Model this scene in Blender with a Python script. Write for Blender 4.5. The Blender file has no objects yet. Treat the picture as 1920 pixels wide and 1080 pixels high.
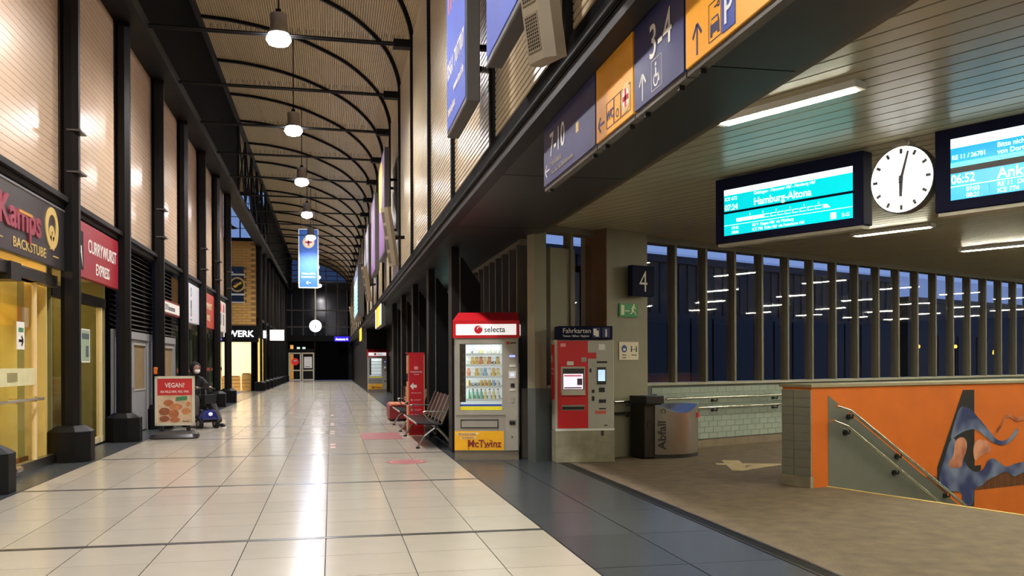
import bpy, bmesh, math, random
from mathutils import Matrix, Vector

random.seed(11)
S = bpy.context.scene
COL = S.collection
R = math.radians

# ------------------------------------------------------------------ camera
F_PX, TH, ROLL = 1720.0, math.atan(339 / 1720.0), 0.004
cam_d = bpy.data.cameras.new('camera')
cam = bpy.data.objects.new('camera', cam_d)
COL.objects.link(cam)
right = Vector((math.cos(TH), -math.sin(TH), 0))
up = Vector((0, 0, 1))
fwd = Vector((math.sin(TH), math.cos(TH), 0))
r2 = right * math.cos(ROLL) - up * math.sin(ROLL)
u2 = up * math.cos(ROLL) + right * math.sin(ROLL)
cam.matrix_world = Matrix(((r2.x, u2.x, -fwd.x, 0), (r2.y, u2.y, -fwd.y, 0), (r2.z, u2.z, -fwd.z, 1.5), (0, 0, 0, 1)))
cam_d.sensor_width = 36
cam_d.lens = F_PX / 1920 * 36
cam_d.shift_y = 141.6 / 1920
cam_d.clip_end = 400
cam_d.clip_start = 0.05
S.camera = cam

# ------------------------------------------------------------------ world: dusk sky
W = bpy.data.worlds.new('dusk_sky')
S.world = W
W.use_nodes = True
nt = W.node_tree
bg = nt.nodes['Background']
tc = nt.nodes.new('ShaderNodeTexCoord')
sx = nt.nodes.new('ShaderNodeSeparateXYZ')
rp = nt.nodes.new('ShaderNodeValToRGB')
nt.links.new(tc.outputs['Generated'], sx.inputs[0])
nt.links.new(sx.outputs['Z'], rp.inputs[0])
nt.links.new(rp.outputs[0], bg.inputs['Color'])
rp.color_ramp.elements[0].position = 0.0
rp.color_ramp.elements[0].color = (0.24, 0.36, 0.72, 1)
rp.color_ramp.elements[1].position = 0.6
rp.color_ramp.elements[1].color = (0.10, 0.19, 0.50, 1)
bg.inputs['Strength'].default_value = 0.9

S.view_settings.view_transform = 'Standard'
S.view_settings.look = 'None'
S.view_settings.exposure = 0.0
S.view_settings.gamma = 1.0
S.view_settings.use_curve_mapping = False
HALL_LAMP_W = 390.0
TUBE_EMIT = 180.0

# ------------------------------------------------------------------ helpers
def lin(c):
    return tuple(((v / 255) / 12.92 if v / 255 <= .04045 else ((v / 255 + .055) / 1.055) ** 2.4) for v in c) + (1,)

MATS = {}
def mat(name, rgb, rough=.5, metal=0., emit=0., var=.1, scale=5., bump=0., bscale=40., rnd=0., coat=0., spec=.5, stretch=None, rvar=.0):
    if name in MATS:
        return MATS[name]
    m = bpy.data.materials.new(name)
    m.use_nodes = True
    n, l = m.node_tree.nodes, m.node_tree.links
    b = n['Principled BSDF']
    c = lin(rgb)
    tcn = n.new('ShaderNodeTexCoord')
    src = tcn.outputs['Object']
    if stretch:
        mp = n.new('ShaderNodeMapping')
        mp.inputs['Scale'].default_value = stretch
        l.new(src, mp.inputs[0])
        src = mp.outputs[0]
    no = n.new('ShaderNodeTexNoise')
    no.inputs['Scale'].default_value = scale
    no.inputs['Detail'].default_value = 4
    l.new(src, no.inputs['Vector'])
    mr = n.new('ShaderNodeMapRange')
    mr.inputs[1].default_value, mr.inputs[2].default_value = .25, .75
    mr.inputs[3].default_value, mr.inputs[4].default_value = 1 - var, 1 + var
    l.new(no.outputs[0], mr.inputs[0])
    val = mr.outputs[0]
    if rnd:
        oi = n.new('ShaderNodeObjectInfo')
        m2 = n.new('ShaderNodeMapRange')
        m2.inputs[3].default_value, m2.inputs[4].default_value = 1 - rnd, 1 + rnd
        l.new(oi.outputs['Random'], m2.inputs[0])
        mu = n.new('ShaderNodeMath'); mu.operation = 'MULTIPLY'
        l.new(val, mu.inputs[0]); l.new(m2.outputs[0], mu.inputs[1])
        val = mu.outputs[0]
    vm = n.new('ShaderNodeVectorMath'); vm.operation = 'SCALE'
    vm.inputs[0].default_value = c[:3]
    l.new(val, vm.inputs['Scale'])
    l.new(vm.outputs[0], b.inputs['Base Color'])
    b.inputs['Roughness'].default_value = rough
    if rvar:
        m3 = n.new('ShaderNodeMapRange')
        m3.inputs[1].default_value, m3.inputs[2].default_value = .3, .7
        m3.inputs[3].default_value, m3.inputs[4].default_value = max(0.02, rough - rvar), rough + rvar
        l.new(no.outputs[0], m3.inputs[0]); l.new(m3.outputs[0], b.inputs['Roughness'])
    b.inputs['Metallic'].default_value = metal
    b.inputs['Specular IOR Level'].default_value = spec
    b.inputs['Coat Weight'].default_value = coat
    if emit:
        l.new(vm.outputs[0], b.inputs['Emission Color'])
        b.inputs['Emission Strength'].default_value = emit
    if bump:
        nb = n.new('ShaderNodeTexNoise')
        nb.inputs['Scale'].default_value = bscale
        l.new(src, nb.inputs['Vector'])
        bu = n.new('ShaderNodeBump')
        bu.inputs['Strength'].default_value = bump
        bu.inputs['Distance'].default_value = .01
        l.new(nb.outputs[0], bu.inputs['Height'])
        l.new(bu.outputs[0], b.inputs['Normal'])
    MATS[name] = m
    return m

def glass(name, tint=(235, 240, 240), refl=1.0, rough=.02):
    if name in MATS:
        return MATS[name]
    m = bpy.data.materials.new(name)
    m.use_nodes = True
    n, l = m.node_tree.nodes, m.node_tree.links
    n.remove(n['Principled BSDF'])
    tr = n.new('ShaderNodeBsdfTransparent'); tr.inputs[0].default_value = lin(tint)
    gl = n.new('ShaderNodeBsdfGlossy'); gl.inputs['Roughness'].default_value = rough
    fr = n.new('ShaderNodeFresnel'); fr.inputs['IOR'].default_value = 1.45
    ge = n.new('ShaderNodeNewGeometry'); fb = n.new('ShaderNodeMath'); fb.operation = 'SUBTRACT'; fb.inputs[0].default_value = refl; bf_ = n.new('ShaderNodeMath'); bf_.operation = 'MULTIPLY'; bf_.inputs[1].default_value = 10; l.new(ge.outputs['Backfacing'], bf_.inputs[0]); l.new(bf_.outputs[0], fb.inputs[1]); fb.use_clamp = False; fm_ = n.new('ShaderNodeMath'); fm_.operation = 'MAXIMUM'; fm_.inputs[1].default_value = 0; 
    mu = n.new('ShaderNodeMath'); mu.operation = 'MULTIPLY'; mu.inputs[1].default_value = refl; mu.use_clamp = True
    mx = n.new('ShaderNodeMixShader')
    l.new(fr.outputs[0], mu.inputs[0]); l.new(fb.outputs[0], fm_.inputs[0]); l.new(fm_.outputs[0], mu.inputs[1]); l.new(mu.outputs[0], mx.inputs[0])
    l.new(tr.outputs[0], mx.inputs[1]); l.new(gl.outputs[0], mx.inputs[2])
    l.new(mx.outputs[0], n['Material Output'].inputs[0])
    MATS[name] = m
    return m

class MB:
    """collects shapes; build() links them as ONE mesh object"""
    def __init__(s, M=None):
        s.v, s.f, s.M = [], [], M
    def add(s, vs, fs):
        k = len(s.v)
        s.v += [tuple(s.M @ Vector(p)) if s.M else tuple(p) for p in vs]
        s.f += [tuple(i + k for i in f) for f in fs]
        return s
    def box(s, x0, x1, y0, y1, z0, z1):
        return s.add([(x0, y0, z0), (x1, y0, z0), (x1, y1, z0), (x0, y1, z0), (x0, y0, z1), (x1, y0, z1), (x1, y1, z1), (x0, y1, z1)],
                     [(0, 3, 2, 1), (4, 5, 6, 7), (0, 1, 5, 4), (1, 2, 6, 5), (2, 3, 7, 6), (3, 0, 4, 7)])
    def taper(s, x0, x1, y0, y1, z0, z1, d):
        return s.add([(x0, y0, z0), (x1, y0, z0), (x1, y1, z0), (x0, y1, z0), (x0 + d, y0 + d, z1), (x1 - d, y0 + d, z1), (x1 - d, y1 - d, z1), (x0 + d, y1 - d, z1)],
                     [(0, 3, 2, 1), (4, 5, 6, 7), (0, 1, 5, 4), (1, 2, 6, 5), (2, 3, 7, 6), (3, 0, 4, 7)])
    def prism(s, poly, a, b, ax='z'):
        n = len(poly)
        def P(u, w, t):
            return (u, w, t) if ax == 'z' else ((u, t, w) if ax == 'y' else (t, u, w))
        vs = [P(u, w, a) for u, w in poly] + [P(u, w, b) for u, w in poly]
        fs = [tuple(range(n))[::-1], tuple(range(n, 2 * n))] + [(i, (i + 1) % n, n + (i + 1) % n, n + i) for i in range(n)]
        return s.add(vs, fs)
    def cyl(s, p0, p1, r0, r1=None, n=12):
        r1 = r0 if r1 is None else r1
        p0, p1 = Vector(p0), Vector(p1)
        d = (p1 - p0).normalized()
        a = d.cross(Vector((0, 0, 1)) if abs(d.z) < .9 else Vector((1, 0, 0))).normalized()
        b = d.cross(a)
        vs = []
        for p, r in ((p0, r0), (p1, r1)):
            for i in range(n):
                t = 2 * math.pi * i / n
                vs.append(tuple(p + a * (r * math.cos(t)) + b * (r * math.sin(t))))
        return s.add(vs, [tuple(range(n))[::-1], tuple(range(n, 2 * n))] + [(i, (i + 1) % n, n + (i + 1) % n, n + i) for i in range(n)])
    def tube(s, pts, r, n=8):
        for a, b in zip(pts[:-1], pts[1:]):
            s.cyl(a, b, r, r, n)
        return s
    def lathe(s, prof, c=(0, 0, 0), n=20):
        vs, fs = [], []
        for r, z in prof:
            for i in range(n):
                t = 2 * math.pi * i / n
                vs.append((c[0] + r * math.cos(t), c[1] + r * math.sin(t), c[2] + z))
        m = len(prof)
        for j in range(m - 1):
            for i in range(n):
                fs.append((j * n + i, j * n + (i + 1) % n, (j + 1) * n + (i + 1) % n, (j + 1) * n + i))
        fs.append(tuple(range(n))[::-1])
        fs.append(tuple(range((m - 1) * n, m * n)))
        return s.add(vs, fs)
    def ball(s, c, rx, ry=None, rz=None, n=12, m=8):
        ry = rx if ry is None else ry
        rz = rx if rz is None else rz
        vs, fs = [], []
        for j in range(m + 1):
            p = math.pi * j / m
            for i in range(n):
                t = 2 * math.pi * i / n
                vs.append((c[0] + rx * math.sin(p) * math.cos(t), c[1] + ry * math.sin(p) * math.sin(t), c[2] - rz * math.cos(p)))
        for j in range(m):
            for i in range(n):
                fs.append((j * n + i, j * n + (i + 1) % n, (j + 1) * n + (i + 1) % n, (j + 1) * n + i))
        return s.add(vs, fs)
    def poly(s, pts, z0=0., z1=.002):
        return s.prism(pts, z0, z1, 'z')
    def mesh(s, name):
        me = bpy.data.meshes.new(name)
        me.from_pydata(s.v, [], s.f)
        bm = bmesh.new(); bm.from_mesh(me)
        bmesh.ops.recalc_face_normals(bm, faces=bm.faces)
        bm.to_mesh(me); bm.free()
        return me
    def build(s, name, m, parent=None, smooth=False, bevel=0., seg=2):
        me = s.mesh(name)
        o = bpy.data.objects.new(name, me)
        COL.objects.link(o)
        me.materials.append(m)
        if smooth:
            for p in me.polygons:
                p.use_smooth = True
            try:
                me.set_sharp_from_angle(angle=R(40))
            except Exception:
                pass
        if bevel:
            bv = o.modifiers.new('bevel', 'BEVEL'); bv.width = bevel; bv.segments = seg; bv.limit_method = 'ANGLE'
        if parent:
            o.parent = parent
        return o

def tag(o, label, cat, group=None):
    o['label'] = label; o['category'] = cat
    if group:
        o['group'] = group
    return o
def struct(o):
    o['kind'] = 'structure'
    return o
def stuff(o):
    o['kind'] = 'stuff'
    return o
def thing(name, label=None, cat=None, loc=(0, 0, 0), rz=0., group=None, M=None):
    o = bpy.data.objects.new(name, None)
    COL.objects.link(o)
    o.empty_display_size = .1
    if M is not None:
        o.matrix_world = M
    else:
        o.location = loc; o.rotation_euler = (0, 0, rz)
    if label:
        tag(o, label, cat, group)
    return o
def sroot(name, loc=(0, 0, 0), rz=0., M=None):
    return struct(thing(name, loc=loc, rz=rz, M=M))
def frame(o, u, n):
    """local x = right, y = up, z = out of the face"""
    u, n = Vector(u).normalized(), Vector(n).normalized()
    v = n.cross(u)
    return Matrix(((u.x, v.x, n.x, o[0]), (u.y, v.y, n.y, o[1]), (u.z, v.z, n.z, o[2]), (0, 0, 0, 1)))
def copy_tree(o, parent=None):
    c = o.copy(); COL.objects.link(c)
    if parent:
        c.parent = parent
    for ch in list(o.children):
        copy_tree(ch, c)
    return c
def inst(name, me, parent, loc=(0, 0, 0)):
    o = bpy.data.objects.new(name, me); COL.objects.link(o)
    o.location = loc
    if parent:
        o.parent = parent
    return o
def text(s, size, m, parent, x, y, z, align='CENTER', sxx=1., name='lettering', M=None, ext=.0015, bold=0.):
    """flat lettering in a face frame (x right, y up, z out), y = baseline"""
    cu = bpy.data.curves.new('t', 'FONT')
    cu.body = s; cu.size = size; cu.align_x = align; cu.extrude = ext; cu.offset = bold * size
    cu.resolution_u = 3
    t = bpy.data.objects.new('t', cu)
    me = bpy.data.meshes.new_from_object(t)
    bpy.data.objects.remove(t); bpy.data.curves.remove(cu)
    me.materials.clear(); me.materials.append(m)
    for v in me.vertices:
        v.co.x *= sxx
    o = bpy.data.objects.new(name, me); COL.objects.link(o)
    loc = Matrix.Translation((x, y, z))
    if M is not None:
        loc = M @ loc
    if parent:
        o.parent = parent
    o.matrix_local = loc
    return o
def disc(mb, x, y, r, z0, z1, n=24, sy=1.):
    return mb.poly([(x + r * math.cos(2 * math.pi * i / n), y + r * sy * math.sin(2 * math.pi * i / n)) for i in range(n)], z0, z1)
def ring(mb, x, y, r0, r1, z0, z1, n=24, a0=0., a1=360.):
    k = []
    for i in range(n):
        a, b = R(a0 + (a1 - a0) * i / n), R(a0 + (a1 - a0) * (i + 1) / n)
        mb.poly([(x + r0 * math.cos(a), y + r0 * math.sin(a)), (x + r1 * math.cos(a), y + r1 * math.sin(a)), (x + r1 * math.cos(b), y + r1 * math.sin(b)), (x + r0 * math.cos(b), y + r0 * math.sin(b))], z0, z1)
    return mb
def arrow(mb, x, y, s, ang, z0, z1, w=.09):
    """thin arrow centred at x, y pointing along ang (degrees)"""
    c, t = math.cos(R(ang)), math.sin(R(ang))
    def seg(ax, ay, bx, by):
        d = Vector((bx - ax, by - ay)).normalized(); p = Vector((-d.y, d.x)) * (w * s / 2)
        q = [(ax + p.x, ay + p.y), (ax - p.x, ay - p.y), (bx - p.x, by - p.y), (bx + p.x, by + p.y)]
        mb.poly([(x + u * c - v * t, y + u * t + v * c) for u, v in q], z0, z1)
    seg(-.5 * s, 0, .48 * s, 0); seg(.5 * s, 0.02 * s, .12 * s, .36 * s); seg(.5 * s, -0.02 * s, .12 * s, -.36 * s)
    return mb

# ------------------------------------------------------------------ materials
tileM = mat('pale_terrazzo', (180, 172, 158), .17, var=.03, scale=3, rnd=.05)
groutM = mat('dark_grout', (52, 48, 43), .7)
bandM = mat('dark_band_stone', (62, 60, 60), .3, var=.15)
darkstoneM = mat('dark_floor_stone', (60, 64, 68), .27, var=.1, scale=1.5, rnd=.1)
asphaltM = mat('brown_asphalt', (99, 84, 66), .8, var=.3, scale=5, bump=.5, bscale=70)
blackM = mat('black_painted_steel', (12, 11, 12), .55, var=.2, spec=.2)
steelbrownM = mat('dark_brown_steel', (17, 15, 15), .5, var=.2, spec=.22)
voidM = mat('black_panel', (5, 5, 6), .9, spec=.08)
plankM = mat('cream_enamel_plank', (208, 180, 154), .22, var=.05, scale=1.2, rnd=.03)
backM = mat('brown_joint_backing', (92, 62, 42), .8)
slatM = mat('beige_wall_slat', (196, 178, 148), .28, var=.06, rnd=.03)
slatbackM = mat('dark_slat_backing', (40, 30, 22), .8)  # dark brown sheet behind the wall slats
vaultM = mat('vault_batten', (168, 148, 112), .6, var=.06)
vaultbackM = mat('vault_backing', (82, 62, 40), .85)
ceilM = mat('olive_cream_ceiling_plank', (152, 144, 116), .3, var=.06, rnd=.05, scale=1.5)
ceilbackM = mat('ceiling_joint', (24, 21, 15), .8)
concreteM = mat('concrete', (138, 132, 112), .8, var=.25, scale=6, bump=.3)
pillarM = mat('painted_pillar', (128, 122, 102), .55, var=.08, scale=2)
pillarsideM = mat('brown_pillar_side', (104, 74, 48), .6, var=.1)
tilewallM = mat('pale_blue_wall_tile', (140, 152, 142), .35, var=.05, rnd=.05)
greytileM = mat('grey_wall_tile', (118, 120, 112), .4, var=.06, rnd=.05)
jointM = mat('pale_joint', (168, 168, 160), .7)
greyjointM = mat('grey_joint', (86, 90, 86), .7)
orangeM = mat('orange_paint', (194, 95, 6), .6, var=.08, scale=3)
greypaintM = mat('grey_paint', (96, 98, 90), .6, var=.08)
mullM = mat('mullion_paint', (104, 98, 82), .5, var=.1)
winglassM = glass('window_glass', (246, 247, 250), 2.0)
shopglassM = glass('shop_glass', (248, 247, 238), .3)
clearM = glass('clear_glass', (245, 248, 248), .7)
steelM = mat('brushed_steel', (168, 164, 154), .3, 1., var=.06, scale=12, stretch=(1, 1, 12))
chromeM = mat('chrome_rail', (198, 196, 186), .24, 1., var=.04)
darksteelM = mat('dark_steel', (66, 66, 66), .4, .8)
redM = mat('signal_red', (205, 12, 28), .4, var=.04)
redpaintM = mat('red_foil', (196, 20, 34), .45, var=.06)
whiteM = mat('white_paint', (225, 225, 222), .5, var=.03)
paperM = mat('paper_white', (228, 226, 218), .8, var=.04)
navyM = mat('navy_sign', (36, 40, 96), .38, var=.05)
deepnavyM = mat('navy_housing', (16, 18, 46), .75, var=.1, spec=.15)
yellowM = mat('yellow_sign', (245, 170, 36), .42, var=.04)
greysilverM = mat('silver_grey_paint', (158, 152, 142), .42, .15, var=.05)
lightgreyM = mat('light_grey_paint', (170, 168, 156), .5, var=.05)
blackplasticM = mat('black_plastic', (16, 16, 18), .4, var=.15)
rubberM = mat('rubber', (14, 14, 14), .8)
goldM = mat('gold_lettering', (214, 182, 108), .45, var=.05)
whiteemitM = mat('lit_white', (255, 255, 255), .5, emit=3.5, var=.0)
lampM = mat('lamp_diffuser', (255, 250, 255), .4, emit=60., var=0)
tubeM = mat('fluorescent_diffuser', (255, 250, 222), .4, emit=TUBE_EMIT, var=0)
warmM = mat('warm_cream_wall', (230, 206, 140), .6, var=.06)
creamM = mat('cream_trim', (222, 204, 160), .5, var=.05)
brownM = mat('brown_wood', (120, 82, 50), .55, var=.2, stretch=(1, 1, 8))
bootgreyM = mat('grey_door_paint', (150, 150, 152), .45, var=.04)
brickM = mat('ochre_brick_tile', (206, 158, 86), .55, var=.06, rnd=.05)
greenM = mat('exit_green', (16, 120, 58), .5, emit=.12, var=.05)

# ================================================================== FLOORS
YB = [8.1 + 3.72 * k for k in range(-4, 22)]
fl_ = struct(MB().box(-3.62, 1.87, -6, 88, -.3, -.012).build('floor', groutM))
JX = [-3.62, -3.30, -2.65, -2.0, -1.35, -.70, -.05, .60, 1.25, 1.87]
cells = []
for k in range(len(YB) - 1):
    a, b = YB[k] + .045, YB[k + 1] - .045
    n = 5
    for j in range(n):
        for i in range(9):
            cells.append((JX[i], JX[i + 1], a + (b - a) * j / n, a + (b - a) * (j + 1) / n))
cells.sort(key=lambda c: c[2] if c[3] > 4.4 else 200 + c[2])
cache = {}
rest = MB()
for q, (x0, x1, y0, y1) in enumerate(cells):
    g = .0042
    if q < 300:
        key = (round(x1 - x0, 3), round(y1 - y0, 3))
        if key not in cache:
            me = MB().box(-(x1 - x0) / 2 + g, (x1 - x0) / 2 - g, -(y1 - y0) / 2 + g, (y1 - y0) / 2 - g, -.03, 0).mesh('tile')
            me.materials.append(tileM)
            cache[key] = me
        inst('tile', cache[key], fl_, ((x0 + x1) / 2, (y0 + y1) / 2, 0))
    else:
        rest.box(x0 + g, x1 - g, y0 + g, y1 - g, -.03, 0)
stuff(rest.build('tile_field', tileM, fl_))
bme = MB().box(-2.745, 2.745, -.041, .041, -.03, .0005).mesh('dark_band'); bme.materials.append(bandM)
for y in YB:
    if y > -6:
        inst('dark_band', bme, fl_, (-.875, y, 0))
# dark stone strips along both edges
fd = struct(MB().box(1.875, 3.36, -6, 88, -.3, -.012).build('floor_right', groutM))
sme = MB().box(-.365, .365, -.615, .615, -.03, 0).mesh('stone_slab'); sme.materials.append(darkstoneM)
for i in range(2):
    for j in range(28):
        inst('stone_slab', sme, fd, (2.245 + .742 * i, 4.6 + 1.24 * j, random.uniform(-.001, .001)))
fr_ = MB()
for i in range(2):
    for j in list(range(28, 66)) + list(range(-8, 0)):
        fr_.box(2.245 + .742 * i - .365, 2.245 + .742 * i + .365, 4.6 + 1.24 * j - .615, 4.6 + 1.24 * j + .615, -.03, 0)
stuff(fr_.build('slab_field', darkstoneM, fd))
flb = struct(MB().box(-4.75, -3.625, -6, 88, -.3, -.012).build('floor_left', groutM))
sm2 = MB().box(-.555, .555, -.615, .615, -.03, 0).mesh('stone_slab'); sm2.materials.append(darkstoneM)
for j in range(-8, 66):
    inst('stone_slab', sm2, flb, (-4.19, 4.6 + 1.24 * j, 0))
# platform side floor: brown asphalt with a stairwell cut out
A26 = R(26)
X26 = Vector((math.cos(A26), math.sin(A26), 0)); Y26 = Vector((-math.sin(A26), math.cos(A26), 0))
def wpt(s, off=0., z=0.):      # point on the platform window wall: s along it, off towards the room
    p = Vector((6.6, 15.4, 0)) + X26 * s - Y26 * off
    return (p.x, p.y, z)
A18 = R(18)
X18 = Vector((math.cos(A18), math.sin(A18), 0)); N18 = Vector((-math.sin(A18), math.cos(A18), 0))
P0 = Vector((5.62, 10.05, 0))
se = P0 + X18 * .26                # top of the stairs at the wall
sn = se - N18 * 3.2                # near corner of the stairwell
fe = P0 + X18 * 9
poly = [(3.52, 1), (14, 1), (sn.x + .8 * 9, sn.y + 9 * .24)]
a, b = wpt(-4.05), wpt(30)
fp = [(3.52, -6), (sn.x, -6), (sn.x, sn.y), (se.x, se.y), (fe.x, fe.y), (b[0], b[1]), (a[0], a[1]), (3.0, a[1]), (3.0, 13.6), (3.52, 13.6)]
fpl = struct(MB().prism(fp, -.25, -.002).build('floor_platform', asphaltM))
fb2 = struct(MB().box(2.0, 9, 19.9, 60, -.3, -.006).build('floor_concourse', darkstoneM))
nos = MB()
d = (sn - se).normalized(); p = Vector((-d.y, d.x, 0)) * .025
nos.prism([(se.x + p.x, se.y + p.y), (sn.x + p.x, sn.y + p.y), (sn.x - p.x, sn.y - p.y), (se.x - p.x, se.y - p.y)], -.05, .004)
struct(nos.build('trim_1', mat('pale_stair_nosing', (190, 160, 92), .6)))
# drainage grate between stone and asphalt
gr = sroot('trim_2')
MB().box(3.36, 3.39, -6, 14.0, -.05, .003).box(3.49, 3.52, -6, 14.0, -.05, .003).box(3.36, 3.52, -6, 14.0, -.1, -.03).build('channel', darksteelM, gr)
gb = MB()
y = 4.8
while y < 14:
    gb.box(3.39, 3.49, y, y + .014, -.03, 0); y += .03
stuff(gb.build('grate_bars', darksteelM, gr))
# painted platform figure on the asphalt
mk = tag(text('4', 1.9, mat('worn_road_paint', (178, 160, 120), .7, var=.2), None, 0, 0, 0, ext=.001, name='floor_marking', bold=.02), 'pale painted platform number four on brown asphalt', 'floor marking')
mk.matrix_world = Matrix.Translation((6.0, 12.55, .002)) @ Matrix.Rotation(R(-18), 4, 'Z') @ Matrix.Rotation(R(180), 4, 'Z') @ Matrix.Translation((0, -.55, 0))
# stairs going down beside the orange wall
st = sroot('floor_stairs', M=Matrix(((X18.x, N18.x, 0, se.x), (X18.y, N18.y, 0, se.y), (0, 0, 1, 0), (0, 0, 0, 1))))
sme = MB().box(0, .32, -3.2, -.02, -.3, 0).mesh('step'); sme.materials.append(concreteM)
for i in range(14):
    inst('step', sme, st, (.02 + i * .3, 0, -.17 * (i + 1)))
struct(MB(st.matrix_world.copy()).box(0, 5.5, -3.45, -3.22, -3, -.26).build('wall_stairwell', greypaintM))

# ================================================================== LEFT WALL
CY = [11.73 + 3.72 * k for k in range(-2, 8)]        # column lines 4.29 .. 37.77
XL = -4.14
wl = sroot('wall_left')
MB().box(XL - .25, XL - .02, -6, 37.7, 4.1, 8.4).build('backing', backM, wl)
pm = MB().box(-.018, 0, -1.72, 1.72, -.047, .047).mesh('plank'); pm.materials.append(plankM)
far = MB()
for k in range(len(CY) - 1):
    yc = (CY[k] + CY[k + 1]) / 2
    for j in range(41):
        z = 4.24 + .1 * j
        if 2 <= k <= 7:
            inst('plank', pm, wl, (XL, yc, z))
        else:
            far.box(XL - .018, XL, yc - 1.72, yc + 1.72, z - .047, z + .047)
stuff(far.build('plank_field', plankM, wl))
# rails: the ledge over the shop signs and the girder over the planks
rl = sroot('trim_3')
MB().box(-4.3, -3.98, -6, 37.7, 4.02, 4.10).box(-4.3, -4.05, -6, 37.7, 3.93, 4.02).box(-4.3, -4.08, -6, 37.7, 4.10, 4.16).build('ledge', steelbrownM, rl)
ug = struct(MB().box(-4.15, -3.62, -6, 60, 8.22, 8.40).box(-3.66, -3.54, -6, 88, 8.12, 8.36).build('trim_4', blackM))
cl = sroot('wall_clerestory')
MB().box(-3.72, -3.62, -6, 37.9, 8.36, 11.3).box(-3.72, -3.62, 54, 88, 8.36, 11.3).build('panel', voidM, cl)
MB().box(-3.66, -3.50, -6, 88, 11.06, 11.24).build('eaves_beam', steelbrownM, cl)
for k in range(6):
    y = 37.9 + k * 3.1
    lt = MB().cyl((-3.6, y, 8.3), (-3.6, y, 11.1), .06, n=6).tube([(-3.6, y, 8.4), (-3.6, y + 3.1, 11.05)], .035, 6).tube([(-3.6, y, 11.05), (-3.6, y + 3.1, 8.4)], .035, 6)
    lt.build('lattice_brace', blackM, cl)

# columns of the left wall
bayname = ['', '', 'before the gold-lettered bakery front', 'between the bakery front and the red sausage shop', 'between the red sausage shop and the louvred doors', 'between the two louvred door bays', 'between the louvred doors and the white sign', 'beside the white shop sign', 'beside the small red shop sign', 'at the end of the cream plank wall']
oct_ = lambda r: [(r * math.cos(R(22.5 + 45 * i)), r * math.sin(R(22.5 + 45 * i))) for i in range(8)]
def column(x, y, h, label, group=None, clamp=True):
    t = thing('column', label, 'column', (x, y, 0), group=group)
    MB().prism(oct_(.145), .55, h).build('shaft', steelbrownM, t)
    pl = MB()
    pl.prism(oct_(.34), 0, .47)
    b0, b1 = oct_(.34), oct_(.2)
    pl.add([(u, v, .47) for u, v in b0] + [(u, v, .56) for u, v in b1], [tuple(range(8, 16))] + [(i, (i + 1) % 8, 8 + (i + 1) % 8, 8 + i) for i in range(8)])
    pl.build('plinth', blackM, t)
    if clamp:
        cd = MB().cyl((.05, .17, .56), (.05, .17, h), .035, n=8).build('downpipe', blackM, t)
        for z in (4.5, 5.15):
            MB().box(-.02, .19, -.15, .23, z, z + .025).build('clamp', mat('worn_clamp', (96, 92, 90), .4, .6), t)
    return t
for k in range(2, 10):
    column(-4.0, CY[k], 8.3 if k < 9 else 8.3, 'black octagonal-footed column ' + bayname[k], clamp=(k % 2 == 1 or k > 6))

# ================================================================== VAULT
VP = [(-3.62, 11.13), (-3.17, 11.10), (-2.69, 11.06), (-1.89, 10.93), (-1.2, 10.76), (-.54, 10.53), (.34, 10.12), (.95, 9.67), (1.36, 9.2), (1.58, 8.7), (1.66, 8.3)]
def arc(off, n=61):
    pts = []
    for i in range(len(VP) - 1):
        p0 = Vector(VP[max(i - 1, 0)]); p1 = Vector(VP[i]); p2 = Vector(VP[i + 1]); p3 = Vector(VP[min(i + 2, len(VP) - 1)])
        for j in range(10):
            t = j / 10
            pts.append(.5 * ((2 * p1) + (p2 - p0) * t + (2 * p0 - 5 * p1 + 4 * p2 - p3) * t * t + (3 * p1 - p0 - 3 * p2 + p3) * t ** 3))
    pts.append(Vector(VP[-1]))
    L = [0]
    for a, b in zip(pts[:-1], pts[1:]):
        L.append(L[-1] + (b - a).length)
    out = []
    for k in range(n):
        s = L[-1] * k / (n - 1)
        i = max(j for j in range(len(L)) if L[j] <= s + 1e-9)
        i = min(i, len(pts) - 2)
        f = (s - L[i]) / max(1e-9, L[i + 1] - L[i])
        p = pts[i].lerp(pts[i + 1], f)
        tdir = (pts[i + 1] - pts[i]).normalized()
        nrm = Vector((-tdir.y, tdir.x))       # outward / up
        out.append((p + nrm * off, tdir, nrm))
    return out
ce = sroot('ceiling')
bk = MB()
ar = arc(.12, 40)
vs, fs = [], []
for p, t, n in ar:
    vs += [(p.x, -6, p.y), (p.x, 88, p.y), (p.x + n.x * .12, -6, p.y + n.y * .12), (p.x + n.x * .12, 88, p.y + n.y * .12)]
for i in range(len(ar) - 1):
    k = 4 * i
    fs += [(k, k + 1, k + 5, k + 4), (k + 2, k + 6, k + 7, k + 3)]
bk.add(vs, fs).build('vault_shell', vaultbackM, ce)
bt = MB()
for p, t, n in arc(.085, 96):
    w = .027
    c = [p - t * w, p + t * w, p + t * w + n * .04, p - t * w + n * .04]
    bt.add([(q.x, -6, q.y) for q in c] + [(q.x, 88, q.y) for q in c], [(0, 1, 2, 3), (7, 6, 5, 4), (0, 4, 5, 1), (1, 5, 6, 2), (2, 6, 7, 3), (3, 7, 4, 0)])
stuff(bt.build('batten_field', vaultM, ce))
PY = [-6, -3, .2, 3.3, 6.4, 9.55, 12.75, 15.9, 19.35] + [22.89 + 3.72 * k for k in range(18)]
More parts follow.
